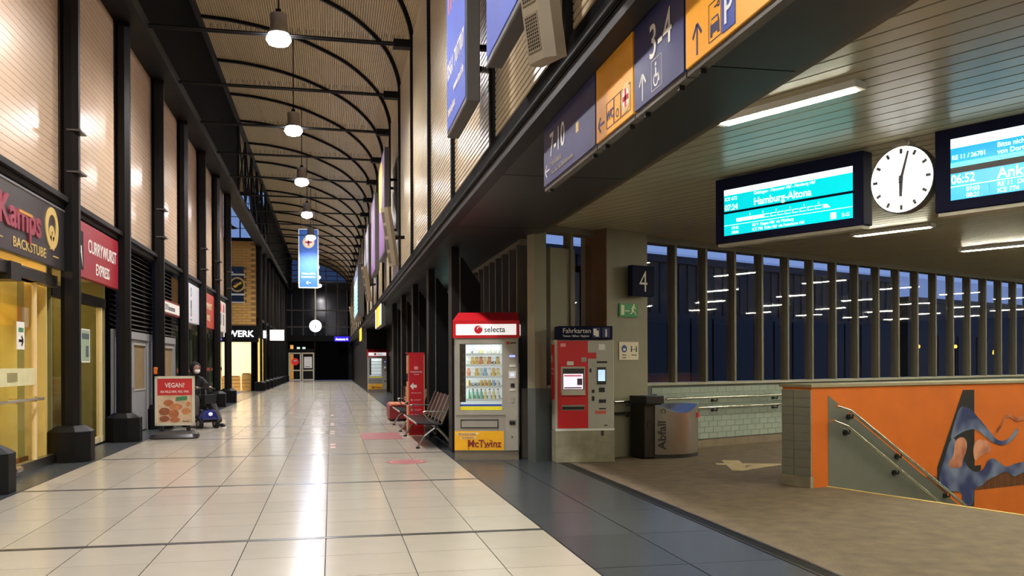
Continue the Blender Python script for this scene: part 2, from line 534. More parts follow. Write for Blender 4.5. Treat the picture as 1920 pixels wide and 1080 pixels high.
# arched ribs, tie rods with bird spikes
rb = MB()
av = arc(.0, 41)
rv, rf = [], []
for p, t, n in av:
    for dx, dz in ((-.045, 0), (.045, 0), (.045, .09), (-.045, .09)):
        rv.append((p.x + n.x * dz, dx, p.y + n.y * dz))
for i in range(40):
    for j in range(4):
        rf.append((4 * i + j, 4 * i + (j + 1) % 4, 4 * i + 4 + (j + 1) % 4, 4 * i + 4 + j))
rme = MB().add(rv, rf + [(0, 1, 2, 3), (160, 161, 162, 163)]).mesh('arched_rib'); rme.materials.append(blackM)
tie = MB().tube([(-3.6, 0, 8.26), (1.62, 0, 8.2)], .026, 6).tube([(-3.6, .12, 8.26), (1.62, .12, 8.2)], .02, 6).box(1.3, 1.66, -.06, .16, 8.12, 8.28).mesh('tie_rod'); tie.materials.append(blackM)
sp = MB()
x = -3.0
while x < 1.5:
    dx = random.uniform(-.05, .05)
    sp.cyl((x, .06, 8.24), (x + dx, .06 + random.uniform(-.06, .06), 8.40), .0035, n=3); x += .05
sp_me = sp.mesh('bird_spikes'); sp_me.materials.append(blackM)
for y in PY[6:]:
    inst('arched_rib', rme, ce, (0, y, 0))
for y in [4.29 + 3.72 * k for k in range(3, 22)]:
    t = inst('tie_rod', tie, ce, (0, y + .1, 0))
    if y < 40:
        stuff(inst('bird_spikes', sp_me, t))
MB().box(-9.5, -3.72, 37.9, 54, 11.3, 11.5).build('transept_soffit', vaultM, ce)

# ================================================================== RIGHT UPPER WALL
wr = sroot('wall_right')
MB().box(1.74, 1.95, -6, 88, 3.5, 8.6).build('backing', slatbackM, wr)
segs = list(zip(PY[:-1], PY[1:]))
far = MB()
for k, (a, b) in enumerate(segs):
    me = MB().box(-.03, 0, -(b - a) / 2 + .05, (b - a) / 2 - .05, -.021, .021).mesh('slat'); me.materials.append(slatM)
    for j in range(78):
        z = 3.60 + .062 * j
        if k in (4, 5, 6, 7) and j < 68:
            inst('slat', me, wr, (1.735, (a + b) / 2, z))
        else:
            far.box(1.705, 1.735, a + .05, b - .05, z - .021, z + .021)
stuff(far.build('slat_field', slatM, wr))
po = MB().box(-.06, .08, -.045, .045, 0, 4.9).mesh('post'); po.materials.append(blackM)
for y in PY:
    inst('post', po, wr, (1.71, y, 3.5))
br = MB().box(1.62, 1.76, -6, 88, 3.46, 3.545).build('bottom_rail', steelbrownM, wr)
MB().tube([(1.60, 2, 3.57), (1.60, 60, 3.57)], .014, 6).tube([(1.61, 2, 3.60), (1.61, 30, 3.60)], .01, 6).build('cable', blackM, br)

# dark soffit under it, in panels
sf = sroot('ceiling_soffit')
MB().box(1.62, 3.16, -6, 88, 3.56, 3.75).build('soffit_core', voidM, sf)
spm = MB().box(-.73, .73, -1.84, 1.84, 0, .09).mesh('soffit_panel'); spm.materials.append(mat('dark_soffit', (26, 26, 26), .42, var=.12))
for k in range(-2, 23):
    inst('soffit_panel', spm, sf, (2.38, 3.9 + 3.7 * k, 3.48))
struct(MB().box(3.12, 3.20, -6, 13.75, 3.50, 3.76).box(3.20, 3.22, -6, 13.75, 3.615, 3.66).build('trim_5', mat('brown_edge_strip', (74, 58, 36), .5)))

# columns under the right wall
for k in range(5):
    y = 15.45 + 3.72 * k
    t = thing('steel_column', ['dark wide steel column behind the large vending machine', 'dark wide steel column behind the red information pillar', 'dark wide steel column behind the metal bench'][k] if k < 3 else 'dark wide steel column in the row beyond the benches', 'column', (2.0, y, 0), group=None if k < 3 else 'dark steel columns beyond the benches')
    MB().box(0, .13, -.05, .4, 0, 3.47).build('web', steelbrownM, t)
    MB().add([(.16, 0, 0), (.50, 0, 0), (.50, 0, 2.85), (.20, 0, 3.30), (.16, 0, 3.30), (.16, .1, 0), (.50, .1, 0), (.50, .1, 2.85), (.20, .1, 3.30), (.16, .1, 3.30)],
             [(0, 1, 2, 3, 4), (9, 8, 7, 6, 5), (0, 5, 6, 1), (1, 6, 7, 2), (2, 7, 8, 3), (3, 8, 9, 4), (4, 9, 5, 0)]).build('bracket_plate', blackM, t)
    MB().cyl((.145, -.02, 0), (.145, -.02, 3.3), .012, n=6).build('conduit', mat('pale_conduit', (150, 144, 130), .4, .3), t)

# ================================================================== PLATFORM SIDE CEILING
cr = sroot('ceiling_platform')
yw = 10.95
def cpt(c, t, z):
    q = X26 * c + Y26 * t
    return (q.x, q.y, z)
c = 3.9
bkp = [(3.2, -6), (44, -6), (44, 28.55), wpt(30)[:2], wpt(-4.05)[:2], (3.2, 13.75)]
MB().prism(bkp, 3.66, 3.8).build('backing', ceilbackM, cr)
while c < 46:
    lo = (-5.9 - c * math.sin(A26)) / math.cos(A26)
    lo = max(lo, -12)
    def hi(cc):
        return min(yw - .02, (cc * math.cos(A26) - 3.22) / math.sin(A26))
    h0, h1 = hi(c + .006), hi(c + .194)
    if h0 > lo + .1:
        MB().add([cpt(c + .01, lo, 3.63), cpt(c + .19, lo, 3.63), cpt(c + .19, h1, 3.63), cpt(c + .01, h0, 3.63),
                  cpt(c + .01, lo, 3.655), cpt(c + .19, lo, 3.655), cpt(c + .19, h1, 3.655), cpt(c + .01, h0, 3.655)],
                 [(0, 1, 2, 3), (7, 6, 5, 4), (0, 4, 5, 1), (1, 5, 6, 2), (2, 6, 7, 3), (3, 7, 4, 0)]).build('ceiling_plank', ceilM, cr)
    c += .2

# ================================================================== PLATFORM WINDOW WALL
WM = Matrix(((X26.x, -Y26.x, 0, 6.6), (X26.y, -Y26.y, 0, 15.4), (0, 0, 1, 0), (0, 0, 0, 1)))   # local: x along, y towards the room, z up
ww = sroot('wall_window', M=WM)
MB().box(-3.72, 30, -.3, -.02, 0, 1.12).build('core', greyjointM, ww)
tm = MB().box(-.117, .117, -.02, 0, -.049, .049).mesh('wall_tile'); tm.materials.append(tilewallM)
tf = MB()
for j in range(9):
    for i in range(128):
        x = -1.3 + .24 * i + (.12 if j % 2 else 0); z = .2 + .103 * j
        if i < 16:
            inst('wall_tile', tm, ww, (x, 0, z))
        else:
            tf.box(x - .117, x + .117, -.02, 0, z - .049, z + .049)
stuff(tf.build('tile_field', tilewallM, ww))
MB().box(-3.72, 30, -.32, .02, 1.115, 1.16).build('sill', mat('sill_paint', (150, 150, 134), .5), ww)
MB().box(-3.72, -1.45, -.02, .01, 0, 1.11).build('grey_panel', mat('dark_grey_tile', (74, 80, 80), .5), ww)
struct(MB(WM).box(-1.45, 30, -.02, .025, 0, .13).build('baseboard_window', mat('brown_skirting', (116, 102, 84), .7, var=.2)))
w1 = sroot('window_1', M=WM)
mm = MB().box(-.028, .028, -.16, .02, 1.16, 3.55).box(.028, .045, -.16, -.08, 1.16, 3.55).mesh('mullion'); mm.materials.append(mullM)
gm = MB().box(.04, .75, -.06, -.05, 1.17, 3.4).mesh('pane'); gm.materials.append(winglassM)
tm2 = MB().box(.04, .75, -.15, -.10, 3.28, 3.30).mesh('transom'); tm2.materials.append(blackM)
for k in range(-3, 39):
    x = -.84 + .79 * k
    inst('mullion', mm, w1, (x, 0, 0))
    inst('pane', gm, w1, (x, 0, 0))
MB().box(-4.1, 30.5, -.22, .05, 3.53, 3.64).build('lintel', mullM, w1)
# tall fins of the inner wall running back along the concourse
wi = sroot('wall_inner')
MB().box(2.96, 3.08, 14.3, 20, 0, 1.1).box(2.96, 3.08, 14.3, 20, 3.4, 3.6).build('frame', mullM, wi)
fm = MB().box(-.06, .1, -.05, .05, 1.1, 3.4).mesh('fin'); fm.materials.append(mat('fin_paint', (70, 66, 54), .5))
gp = MB().box(.03, .04, .05, .60, 1.1, 3.4).mesh('pane'); gp.materials.append(winglassM)
for k in range(9):
    inst('fin', fm, wi, (2.99, 14.45 + .65 * k, 0))
    inst('pane', gp, wi, (2.99, 14.45 + .65 * k, 0))
# corner post and pillar carrying the platform number
cp = struct(MB(WM).box(-3.95, -3.72, -.18, .0, 1.12, 3.63).box(-3.62, -3.12, -.2, -.02, 1.16, 3.3).build('wall_corner', pillarM))
struct(MB(WM).box(-3.95, -3.72, -.18, .01, 0, 1.12).build('wall_corner_foot', mat('dark_grey_tile', (74, 80, 80), .5)))
PM = Matrix(((X26.x, -Y26.x, 0, 4.28), (X26.y, -Y26.y, 0, 13.93), (0, 0, 1, 0), (0, 0, 0, 1)))
pi_ = thing('pillar', 'square painted pillar with brown side carrying the platform number sign', 'column', M=PM)
MB().box(0, .9, -.62, 0, 0, 3.63).build('shaft', pillarM, pi_)
MB().box(-.014, 0, -.5, 0, .0, 3.63).build('side_cladding', pillarsideM, pi_)

# ================================================================== HALL LAMPS
lamp_me = {}
def hall_lamp(y, label):
    t = thing('pendant_lamp', label, 'lamp', (-1.02, y, 8.0), group='large pendant lamps along the vaulted hall')
    MB().lathe([(.10, .62), (.17, .60), (.17, .30), (.20, .26), (.21, .20), (.10, .18)], n=20).build('housing', mat('lamp_housing', (176, 172, 172), .4, .6), t, smooth=True)
    MB().lathe([(.12, .18), (.235, .14), (.25, .08), (.20, .0), (.06, -.05), (.01, -.055)], n=24).build('diffuser', lampM, t, smooth=True)
    MB().cyl((0, 0, .6), (0, 0, 2.68), .016, n=6).box(-.05, .05, -.05, .05, .6, .7).build('rod', blackM, t)
    L = bpy.data.lights.new('lamp_light', 'SPOT')
    L.energy = HALL_LAMP_W * 5.2; L.color = (1.0, .975, .95); L.shadow_soft_size = .22
    L.spot_size = R(162); L.spot_blend = .7
    lo = bpy.data.objects.new('lamp_light', L); COL.objects.link(lo)
    lo.parent = t; lo.location = (0, 0, -.08)
for k in range(-1, 11):
    hall_lamp(4.29 + 7.44 * k, 'large white pendant lamp hanging directly in front of the tall blue banner' if k == 6 else 'large round white pendant lamp hanging under the vaulted ceiling')

# platform strip lights
def strip(c, t, label):
    p = cpt(c, t, 3.63)
    th_ = thing('strip_light', label, 'lamp', p, A26, group='fluorescent strip lights on the slatted platform ceiling')
    MB().box(-.07, .07, -.62, .62, -.056, 0).build('tray', whiteM, th_)
    MB().box(-.055, .055, -.62, .62, -.061, -.056).build('diffuser', tubeM, th_)
    for s in (-1, 1):
        MB().box(-.075, .075, s * .655 - .035, s * .655 + .035, -.055, 0).build('end_cap', whiteM, th_)
for c, t in ((6.3, 4.62), (13.67, 8.0), (17.2, 8.0), (9.98, 4.62), (13.67, 4.62), (17.2, 4.62), (6.3, 1.2), (9.98, 1.2), (13.67, 1.2), (17.2, 1.2), (6.3, -2.2), (9.98, -2.2), (13.67, -2.2), (8.1, -.5)) + tuple((20.7 + 3.5 * i, 8.0 - 3.4 * j) for i in range(7) for j in range(4)):
    strip(c, t, {(6.3, 4.62): 'long fluorescent strip light on the slatted ceiling beside the dark soffit', (13.67, 8.0): 'fluorescent strip light on the slatted ceiling below the round platform clock', (17.2, 8.0): 'fluorescent strip light on the slatted ceiling below the arrivals board'}.get((c, t), 'bright fluorescent strip light fixed to the slatted platform ceiling'))

# ================================================================== SHOPS ON THE LEFT
litwarmM = mat('lit_ceiling_panel_warm', (255, 236, 182), .5, emit=30., var=0)
def interior(k, wallm, depth, emit_m, floorm=None, panel=True):
    y0, y1 = CY[k] + .16, CY[k + 1] - .16
    t = sroot('wall_shop')
    MB().box(-4.5 - depth - .1, -4.5 - depth, y0, y1, 0, 3.2).build('back_wall', wallm, t)
    MB().box(-4.5 - depth, -4.32, y1, y1 + .06, 0, 3.2).box(-4.5 - depth, -4.32, y0 - .06, y0, 0, 3.2).build('side_wall', wallm, t)
    MB().box(-4.5 - depth, -4.3, y0, y1, 3.1, 3.2).build('shop_ceiling', creamM, t)
    MB().box(-4.5 - depth, -4.32, y0, y1, -.1, -.004).build('shop_floor', floorm or brownM, t)
    if panel:
        for q in range(2):
            lp = tag(MB().box(-5.5 - q * 1.3, -5.2 - q * 1.3, y0 + .5, y1 - .5, 3.05, 3.09).build('ceiling_light', emit_m), ['ceiling light behind the window of the ', 'ceiling light at the back of the '][q] + SHOP[k], 'lamp')
    return t
SHOP = {2: 'bakery', 3: 'red sausage shop', 6: 'shop with the white sign', 7: 'shop with the small red sign', 8: 'shop at the end of the plank wall'}
interior(2, warmM, 2.6, litwarmM, mat('shop_floor_tile', (132, 112, 84), .3))
interior(3, mat('olive_shop_wall', (128, 124, 82), .6), 2.6, mat('lit_ceiling_panel_dim', (255, 226, 150), .5, emit=9, var=0))
for k in (6, 7, 8):
    interior(k, mat('grey_shop_wall', (120, 124, 110), .6), 2.2, mat('lit_ceiling_panel_cool', (240, 236, 210), .5, emit=1.0, var=0))
def sign_frame(k):
    return frame((-4.06, (CY[k] + CY[k + 1]) / 2, 0), (0, 1, 0), (1, 0, 0))
def lower_sign(k, name, m, label, z0=2.97, z1=3.9, ymarg=.12, t=.1):
    s = thing(name, label, 'sign', M=sign_frame(k) @ Matrix.Translation((0, z0, 0)))
    w = 1.86 - ymarg
    MB().box(-w, w, 0, z1 - z0, -t, 0).build('board', m, s, bevel=.008)
    return s, w
charM = mat('charcoal_sign', (52, 50, 52), .3, var=.12)
s, w = lower_sign(2, 'shop_sign', charM, 'charcoal shop sign with gold bakery lettering and pretzel ring')
MB().box(-w, w, .9, .93, -.02, .01).build('top_strip', mat('grey_strip', (110, 108, 106), .4), s)
plumM = mat('plum_letters', (150, 62, 78), .4, var=.15)
text('Kamps', .55, plumM, s, .52, .34, .012, 'RIGHT', 1.15, bold=.02, ext=.012)
MB().box(-.45, .1, .56, .60, .012, .03).build('lettering_stripe', mat('amber_stripe', (206, 142, 50), .4), s)
text('BACKSTUBE', .19, goldM, s, .08, .09, .004, 'CENTER', 1.38, bold=.008)
MB().box(-1.4, -1.0, .15, .165, 0, .004).build('lettering_rule', goldM, s)
MB().box(1.14, 1.42, .15, .165, 0, .004).build('lettering_rule', goldM, s)
rg = ring(MB(), 1.07, .56, .20, .31, 0, .014, 28); ring(rg, 1.07, .48, .04, .12, 0, .012, 20)
rg.box(.97, 1.04, .24, .44, 0, .012).box(1.10, 1.17, .24, .44, 0, .012).build('ring_emblem', goldM, s)
crimM = mat('crimson_sign', (158, 40, 54), .35, var=.06)
s, w = lower_sign(3, 'shop_sign', crimM, 'crimson shop sign with white sausage lettering and flame emblem', ymarg=.18)
text('CURRYWURST', .32, paperM, s, .46, .46, .004, 'CENTER', .98, bold=.012)
text('EXPRESS', .28, paperM, s, .45, .12, .004, 'CENTER', .98, bold=.012)
MB().box(-1.30, -.88, .12, .76, 0, .004).build('emblem_field', blackM, s)
MB().poly([(-1.2, .72), (-1.10, .5), (-1.0, .52), (-.94, .17), (-1.04, .40), (-1.14, .38)], .004, .007).build('flame', paperM, s)
whitesignM = mat('white_sign_face', (205, 204, 212), .4, var=.04, emit=.15)
s, w = lower_sign(6, 'shop_sign', whitesignM, 'white shop sign with grey bottle-shaped emblem', z0=2.75, ymarg=.2)
gsM = mat('grey_print', (120, 116, 122), .5)
rgm = ring(MB(), .0, .9, .10, .14, 0, .004, 20); rgm.box(-.12, .12, .42, .66, 0, .004); ring(rgm, 0, .3, .07, .13, 0, .004); rgm.box(-.16, .16, .06, .1, 0, .004).build('emblem', gsM, s)
s, w = lower_sign(7, 'shop_sign', mat('brick_red_sign', (178, 66, 54), .4, var=.05, emit=.1), 'small brick-red shop sign with pale lettering', z0=2.75, ymarg=.2)
text('CURRYWURST', .3, creamM, s, 0, .62, .004, 'CENTER', 1.1, bold=.012)
text('EXPRESS', .27, creamM, s, .1, .24, .004, 'CENTER', 1.0, bold=.012)
s, w = lower_sign(8, 'shop_sign', mat('pale_sign_face', (212, 204, 194), .4, var=.04, emit=.15), 'pale shop sign with two red caps over grey figures', z0=2.75, ymarg=.2)
for q in (-.9, .0, .9):
    MB().poly([(q - .22, .75), (q + .22, .75), (q + .18, 1.0), (q, 1.1), (q - .18, 1.0)], 0, .004).build('red_cap', redpaintM, s); MB().box(q - .17, q + .17, .25, .68, 0, .004).build('figure', gsM, s)

# shop glazing
def glazing(n, k, top, panes, rail=None, m=shopglassM, x=-4.22, foot=.14):
    g = sroot('window_%d' % n, loc=(x, 0, 0))
    y0, y1 = CY[k] + .12, CY[k + 1] - .12
    MB().box(-.05, .05, y0, y1, 0, foot).box(-.06, .06, y0, y1, top - .02, top + .16).build('frame', steelM if foot > .1 else blackM, g)
    for i in range(panes):
        a, b = y0 + (y1 - y0) * i / panes, y0 + (y1 - y0) * (i + 1) / panes
        MB().box(-.006, .006, a + .012, b - .012, foot, top).build('pane', m, g)
    return g, y0, y1
g, y0, y1 = glazing(4, 2, 2.72, 3)
MB().cyl((.1, 12.0, 1.02), (.1, 14.45, 1.02), .022, n=10).box(.0, .1, 13.3, 13.34, .98, 1.06).box(.0, .1, 14.1, 14.14, .98, 1.06).build('push_bar', chromeM, g)
MB().box(.008, .012, 11.9, 14.35, 1.22, 1.46).build('frosted_band', mat('frosted_film', (214, 206, 160), .7), g)
MB().box(.012, .016, 13.2, 13.6, 1.28, 1.40).box(.012, .016, 12.2, 12.7, 1.28, 1.40).build('door_lettering', mat('olive_print', (150, 142, 96), .6), g)
MB().box(-.1, .12, 11.85, 14.4, 2.70, 2.84).box(-.12, .16, 12.9, 13.3, 2.62, 2.86).build('door_closer', darksteelM, g)
MB().cyl((.09, 13.2, .1), (.09, 13.45, .1), .045, n=8).build('floor_pivot', chromeM, g)
MB().box(-.03, .03, 14.36, 14.40, .14, 2.72).build('door_edge', creamM, g)
g, y0, y1 = glazing(5, 3, 2.62, 2, x=-4.36, foot=.03)
MB().box(-.05, .05, 18.75, 18.8, .03, 2.62).build('stile', creamM, g)
MB().box(-.04, .04, 18.0, 18.55, 0, .14).box(-.04, .04, 18.65, 18.95, 0, .14).build('kick_plate', creamM, g)
for n, k in ((6, 6), (7, 7), (8, 8)):
    g, y0, y1 = glazing(n, k, 2.6, 2, foot=.12, m=glass('grey_shop_glass', (215, 220, 212), .4))
    MB().box(.008, .012, y0 + .1, y1 - .1, 1.28, 1.40).build('red_band', mat('red_film', (150, 60, 48), .6), g)
def wall_item(name, label, cat, mat_, y0, y1, z0, z1, x, t=.012):
    M = frame((x, (y0 + y1) / 2, z0), (0, 1, 0), (1, 0, 0))
    o = thing(name, label, cat, M=M)
    MB().box(-(y1 - y0) / 2, (y1 - y0) / 2, 0, z1 - z0, -t, 0).build('sheet', mat_, o)
    return o
o = wall_item('paper_notice', 'white paper notice with green print taped inside bakery glass', 'notice', paperM, 13.55, 13.85, 1.72, 2.1, -4.19)
MB().box(-.1, .1, .24, .30, 0, .003).build('green_print', mat('green_print', (70, 130, 90), .6), o)
arrow(MB(), 0, .12, .18, 0, 0, .003, .2).build('arrow_print', blackM, o)
o = wall_item('poster', 'pale printed poster on the sausage shop glass', 'poster', mat('poster_green', (150, 168, 140), .6), 17.35, 17.95, 1.55, 2.15, -4.33)
MB().box(-.24, .24, .42, .52, 0, .003).box(.02, .2, .1, .3, 0, .003).build('print', mat('slate_print', (74, 92, 96), .6), o)
MB().box(-.3, .3, 0, .02, 0, .004).box(-.3, .3, .58, .6, 0, .004).box(-.3, -.28, 0, .6, 0, .004).box(.28, .3, 0, .6, 0, .004).build('border', paperM, o)
# inside the bakery
tag(MB().box(-6.9, -6.2, 12.2, 13.9, 0, 2.9).build('partition', mat('honey_partition', (226, 196, 122), .5, var=.08), smooth=False, bevel=.01), 'honey-coloured partition wall inside the bakery', 'partition')
bd = thing('folding_screen', 'slim pale open door inside the bakery', 'door', (-5.2, 13.1, 0), R(20))
MB().box(0, .04, 0, .75, .02, 2.1).build('leaf', creamM, bd)
MB().cyl((.05, .66, 1.02), (.11, .66, 1.02), .012).cyl((.11, .66, 1.02), (.11, .54, 1.02), .012).build('handle', chromeM, bd)
dp = thing('doorpost', 'pale green square post just inside the bakery window', 'post', (-4.75, 15.0, 0))
MB().box(-.16, .16, -.16, .16, 0, 2.8).build('shaft', mat('pale_green_post', (178, 172, 112), .5, var=.06), dp); MB().box(-.2, .2, -.2, .2, 0, .12).build('foot', brownM, dp)
bl = thing('blind', 'grey horizontal blind under the bakery ceiling', 'blind', (-5.0, 13.4, 2.5))
for q in range(9):
    MB().box(-.02, .02, -1.3, 1.3, q * .05, q * .05 + .034).build('slat', mat('blind_slat', (142, 128, 100), .5), bl)
ol = thing('orange_lamp', 'glowing orange pendant lamp hanging in the bakery window', 'lamp', (-4.8, 15.0, 2.0))
ol.location = (-5.05, 14.7, 2.05)
MB().lathe([(.10, 0), (.13, .05), (.13, .30), (.05, .36)], n=14).build('shade', mat('amber_shade', (255, 176, 20), .4, emit=3.2, var=.1), ol, smooth=True); MB().cyl((0, 0, .35), (0, 0, 1.05), .008, n=6).build('cord', blackM, ol)
# sausage shop counter with goods
ct = thing('counter', 'glass-fronted food counter inside the sausage shop', 'counter', (-5.6, 17.3, 0))
MB().box(-.4, .4, -1.3, 1.4, 0, .95).build('body', mat('green_counter', (66, 72, 44), .5, var=.15), ct)
MB().box(-.42, .42, -1.32, 1.42, .95, 1.0).build('top', steelM, ct)
MB().box(.36, .37, -1.3, 1.4, 1.0, 1.4).build('sneeze_guard', clearM, ct)
MB().box(-.35, .4, -1.3, 1.4, 1.4, 1.43).build('shelf', creamM, ct)
for q in range(9):
    tag(MB().ball((-5.5 + random.uniform(-.1, .1), 16.2 + .27 * q, 1.075), .1, .12, .07).build('bread_roll', mat('bread_crust', (206, 148, 60), .6, var=.25, rnd=.3, emit=.25), smooth=True), 'golden bread roll on the sausage shop counter', 'bread roll', 'bread rolls on the sausage shop counter')
for q in range(3):
    mb = thing('menu_board', 'lit menu board on the back wall of the sausage shop', 'menu board', M=frame((-7.05, 16.3 + q * .95, 1.85), (0, 1, 0), (1, 0, 0)), group='menu boards of the sausage shop')
    MB().box(0, .8, 0, .55, -.04, 0).build('panel', mat('menu_panel', (226, 204, 130), .5, emit=.5, var=.25, scale=9), mb)
    MB().box(-.02, .82, -.02, 0, -.05, .01).build('frame_bar', blackM, mb); MB().box(-.02, .82, .55, .57, -.05, .01).build('frame_bar', blackM, mb)

# louvred bays with white double doors
for n, k in ((2, 4), (3, 5)):
    y0, y1 = CY[k] + .16, CY[k + 1] - .16
    g = sroot('wall_louvre', loc=(-4.2, 0, 0))
    MB().box(-.16, -.10, y0 - .1, y1 + .1, 0, 4.05).build('backing', voidM, g)
    sl = MB().add([(-.1, y0, 0), (.03, y0, -.07), (.03, y1, -.07), (-.1, y1, 0), (-.1, y0, .014), (.03, y0, -.056), (.03, y1, -.056), (-.1, y1, .014)], [(0, 1, 2, 3), (7, 6, 5, 4), (0, 4, 5, 1), (1, 5, 6, 2), (2, 6, 7, 3), (3, 7, 4, 0)]).mesh('louvre_slat')
    sl.materials.append(mat('louvre_paint', (60, 54, 52), .4, var=.1))
    for j in range(17):
        inst('louvre_slat', sl, g, (0, 0, 2.32 + .1 * j))
    dr = sroot('door_%d' % n, loc=(-4.24, 0, 0))
    MB().box(-.04, .06, y0, y1, 2.06, 2.22).box(-.04, .05, y0, y0 + .08, 0, 2.06).box(-.04, .05, y1 - .08, y1, 0, 2.06).build('door_frame', bootgreyM, dr)
    mid = (y0 + y1) / 2
    for a, b, hs in ((y0 + .09, mid - .01, 1), (mid + .01, y1 - .09, 0)):
        lf = MB().box(-.02, .025, a, b, .03, .95).box(-.02, .025, a, b, 1.95, 2.05).box(-.02, .025, a, a + .18, .95, 1.95).box(-.02, .025, b - .18, b, .95, 1.95).build('leaf', bootgreyM, dr)
        MB().box(-.01, .0, a + .18, b - .18, .95, 1.95).build('pane', mat('wooden_back_pane', (150, 128, 96), .4, var=.15), lf)
        MB().box(.0, .035, a + .16, b - .16, .93, .96).box(.0, .035, a + .16, b - .16, 1.94, 1.97).build('pane_bead', lightgreyM, lf)
        if hs:
            MB().cyl((.03, b - .08, 1.0), (.09, b - .08, 1.0), .012, n=8).cyl((.085, b - .08, 1.0), (.085, b - .2, .98), .012, n=8).build('handle', chromeM, lf)
al = thing('alarm_box', 'small orange alarm box on the column beside the white doors', 'alarm box', (-4.05, CY[5] - .22, 1.28))
MB().box(-.02, .06, -.06, .06, 0, .17).build('case', mat('orange_plastic', (222, 112, 28), .5), al, bevel=.02); MB().box(.06, .066, -.03, .03, .05, .1).build('label_plate', blackM, al)
rs = thing('direction_sign', 'small white sign with red border fixed across the louvres', 'sign', M=frame((-4.05, CY[5] + 1.9, 2.78), (0, 1, 0), (1, 0, 0)))
MB().box(-1.5, 1.5, 0, .36, -.13, 0).build('board', mat('red_border', (116, 34, 42), .5), rs); MB().box(-1.42, 1.45, .05, .31, 0, .006).build('face', paperM, rs)
text('DB Reisezentrum', .2, mat('navy_print', (40, 44, 80), .5), rs, 0, .11, .007, bold=.01)

# ================================================================== CLOSING THE PLACE
struct(MB().box(-8, 45, -6.3, -6, -3, 11.6).build('wall_behind', mat('dim_wall', (60, 54, 46), .7)))
struct(MB().box(-4.6, -4.35, -6, 11.8, 0, 4.1).build('wall_left_rear', mat('dim_shopfront', (84, 70, 52), .5)))
struct(MB().box(44, 44.3, -6, 34, -3, 3.8).build('wall_east', mat('dim_platform_wall', (70, 66, 56), .7)))
struct(MB().box(sn.x, 44, -6, -5.8, -3, 0).build('wall_stair_rear', greypaintM))
struct(MB().box(5, 44, -6, 26, -3.1, -2.9).build('floor_lower', concreteM))

# ================================================================== ORANGE STAIR WALL
OM = Matrix(((X18.x, 0, -N18.x, P0.x), (X18.y, 0, -N18.y, P0.y), (0, 1, 0, 0), (0, 0, 0, 1)))   # x along wall, y up, z towards the viewer
ow = sroot('wall_orange', M=OM)
MB().box(0, 9, -2.6, 1.20, -.46, -.004).build('core', orangeM, ow)
MB().box(-.02, 9, 1.20, 1.235, -.5, .02).build('coping', mat('coping', (140, 130, 104), .6), ow)
MB().box(0, 9, -2.6, 1.19, -.004, 0).build('orange_face', orangeM, ow)
MB().poly([(.28, 1.10), (.28, -.0), (.36, -2.4), (7, -2.4), (7, -2.1), (2.75, -.42), (.61, .90)], 0, .003).build('grey_stair_panel', greypaintM, ow)
inkM = mat('mural_black', (17, 14, 15), .6)
MB().poly([(2.85, 1.12), (3.09, 1.12), (3.09, .09), (3.23, .09), (3.23, .04), (3.09, -.1), (3.08, -.46), (2.82, -.44), (2.82, -.22), (2.5, -.23), (2.31, -.11), (2.31, .11)], .003, .005).build('mural_letter', inkM, ow)
def mural_mat(name, c0, c1, sc=1.6):
    m = mat(name, c0, .6, var=.1)
    n, l = m.node_tree.nodes, m.node_tree.links
    t = n.new('ShaderNodeTexCoord'); no = n.new('ShaderNodeTexNoise'); no.inputs['Scale'].default_value = sc; no.inputs['Detail'].default_value = 1
    rr = n.new('ShaderNodeValToRGB')
    rr.color_ramp.elements[0].position, rr.color_ramp.elements[1].position = .40, .68
    rr.color_ramp.elements[0].color = lin(c0); rr.color_ramp.elements[1].color = lin(c1)
    l.new(t.outputs['Object'], no.inputs['Vector']); l.new(no.outputs[0], rr.inputs[0])
    l.new(rr.outputs[0], n['Principled BSDF'].inputs['Base Color'])
    return m
mb1 = mural_mat('mural_blue', (34, 44, 92), (110, 122, 150), 3.2)
mb2 = mural_mat('mural_pink', (150, 84, 60), (204, 140, 110), 4)
mb3 = mural_mat('mural_tendril', (110, 50, 28), (190, 110, 70), 5)
def smooth_poly(pts, it=2):
    for _ in range(it):
        q = []
        for i in range(len(pts)):
            a, b = pts[i], pts[(i + 1) % len(pts)]
            q += [(a[0] * .75 + b[0] * .25, a[1] * .75 + b[1] * .25), (a[0] * .25 + b[0] * .75, a[1] * .25 + b[1] * .75)]
        pts = q
    return pts
MB().poly(smooth_poly([(2.77, .89), (2.88, .9), (3.03, .85), (3.12, .78), (3.3, .64), (3.48, .5), (3.57, .42), (3.73, .39), (3.89, .44), (4.02, .56), (4.08, .56), (4.05, .48), (3.92, .39), (3.73, .33), (3.54, .36), (3.36, .45), (3.12, .59), (2.94, .58), (2.73, .53), (2.56, .43), (2.65, .66)]), .005, .0065).build('mural_blob', mb1, ow)
MB().poly(smooth_poly([(2.36, .04), (2.47, .26), (2.55, .44), (2.68, .5), (2.72, .3), (2.82, .23), (2.94, .07), (3.11, -.01), (3.3, .03), (3.36, .14), (3.48, .18), (3.63, .11), (3.79, .02), (3.98, .07), (4.4, .09), (4.7, .2), (4.7, .12), (4.4, -.02), (4.05, -.10), (3.95, -.12), (3.79, -.02), (3.57, -.08), (3.36, -.12), (3.23, -.2), (3.07, -.21), (3.06, -.46), (2.83, -.44), (2.82, -.24), (2.53, -.22), (2.34, -.11)], 2), .0065, .008).build('mural_blob', mb1, ow)
MB().poly(smooth_poly([(2.66, .44), (2.80, .5), (2.92, .45), (2.92, .3), (2.83, .19), (2.82, .08), (2.56, .08), (2.53, .17), (2.65, .24)]), .008, .0095).build('mural_patch', mb2, ow)
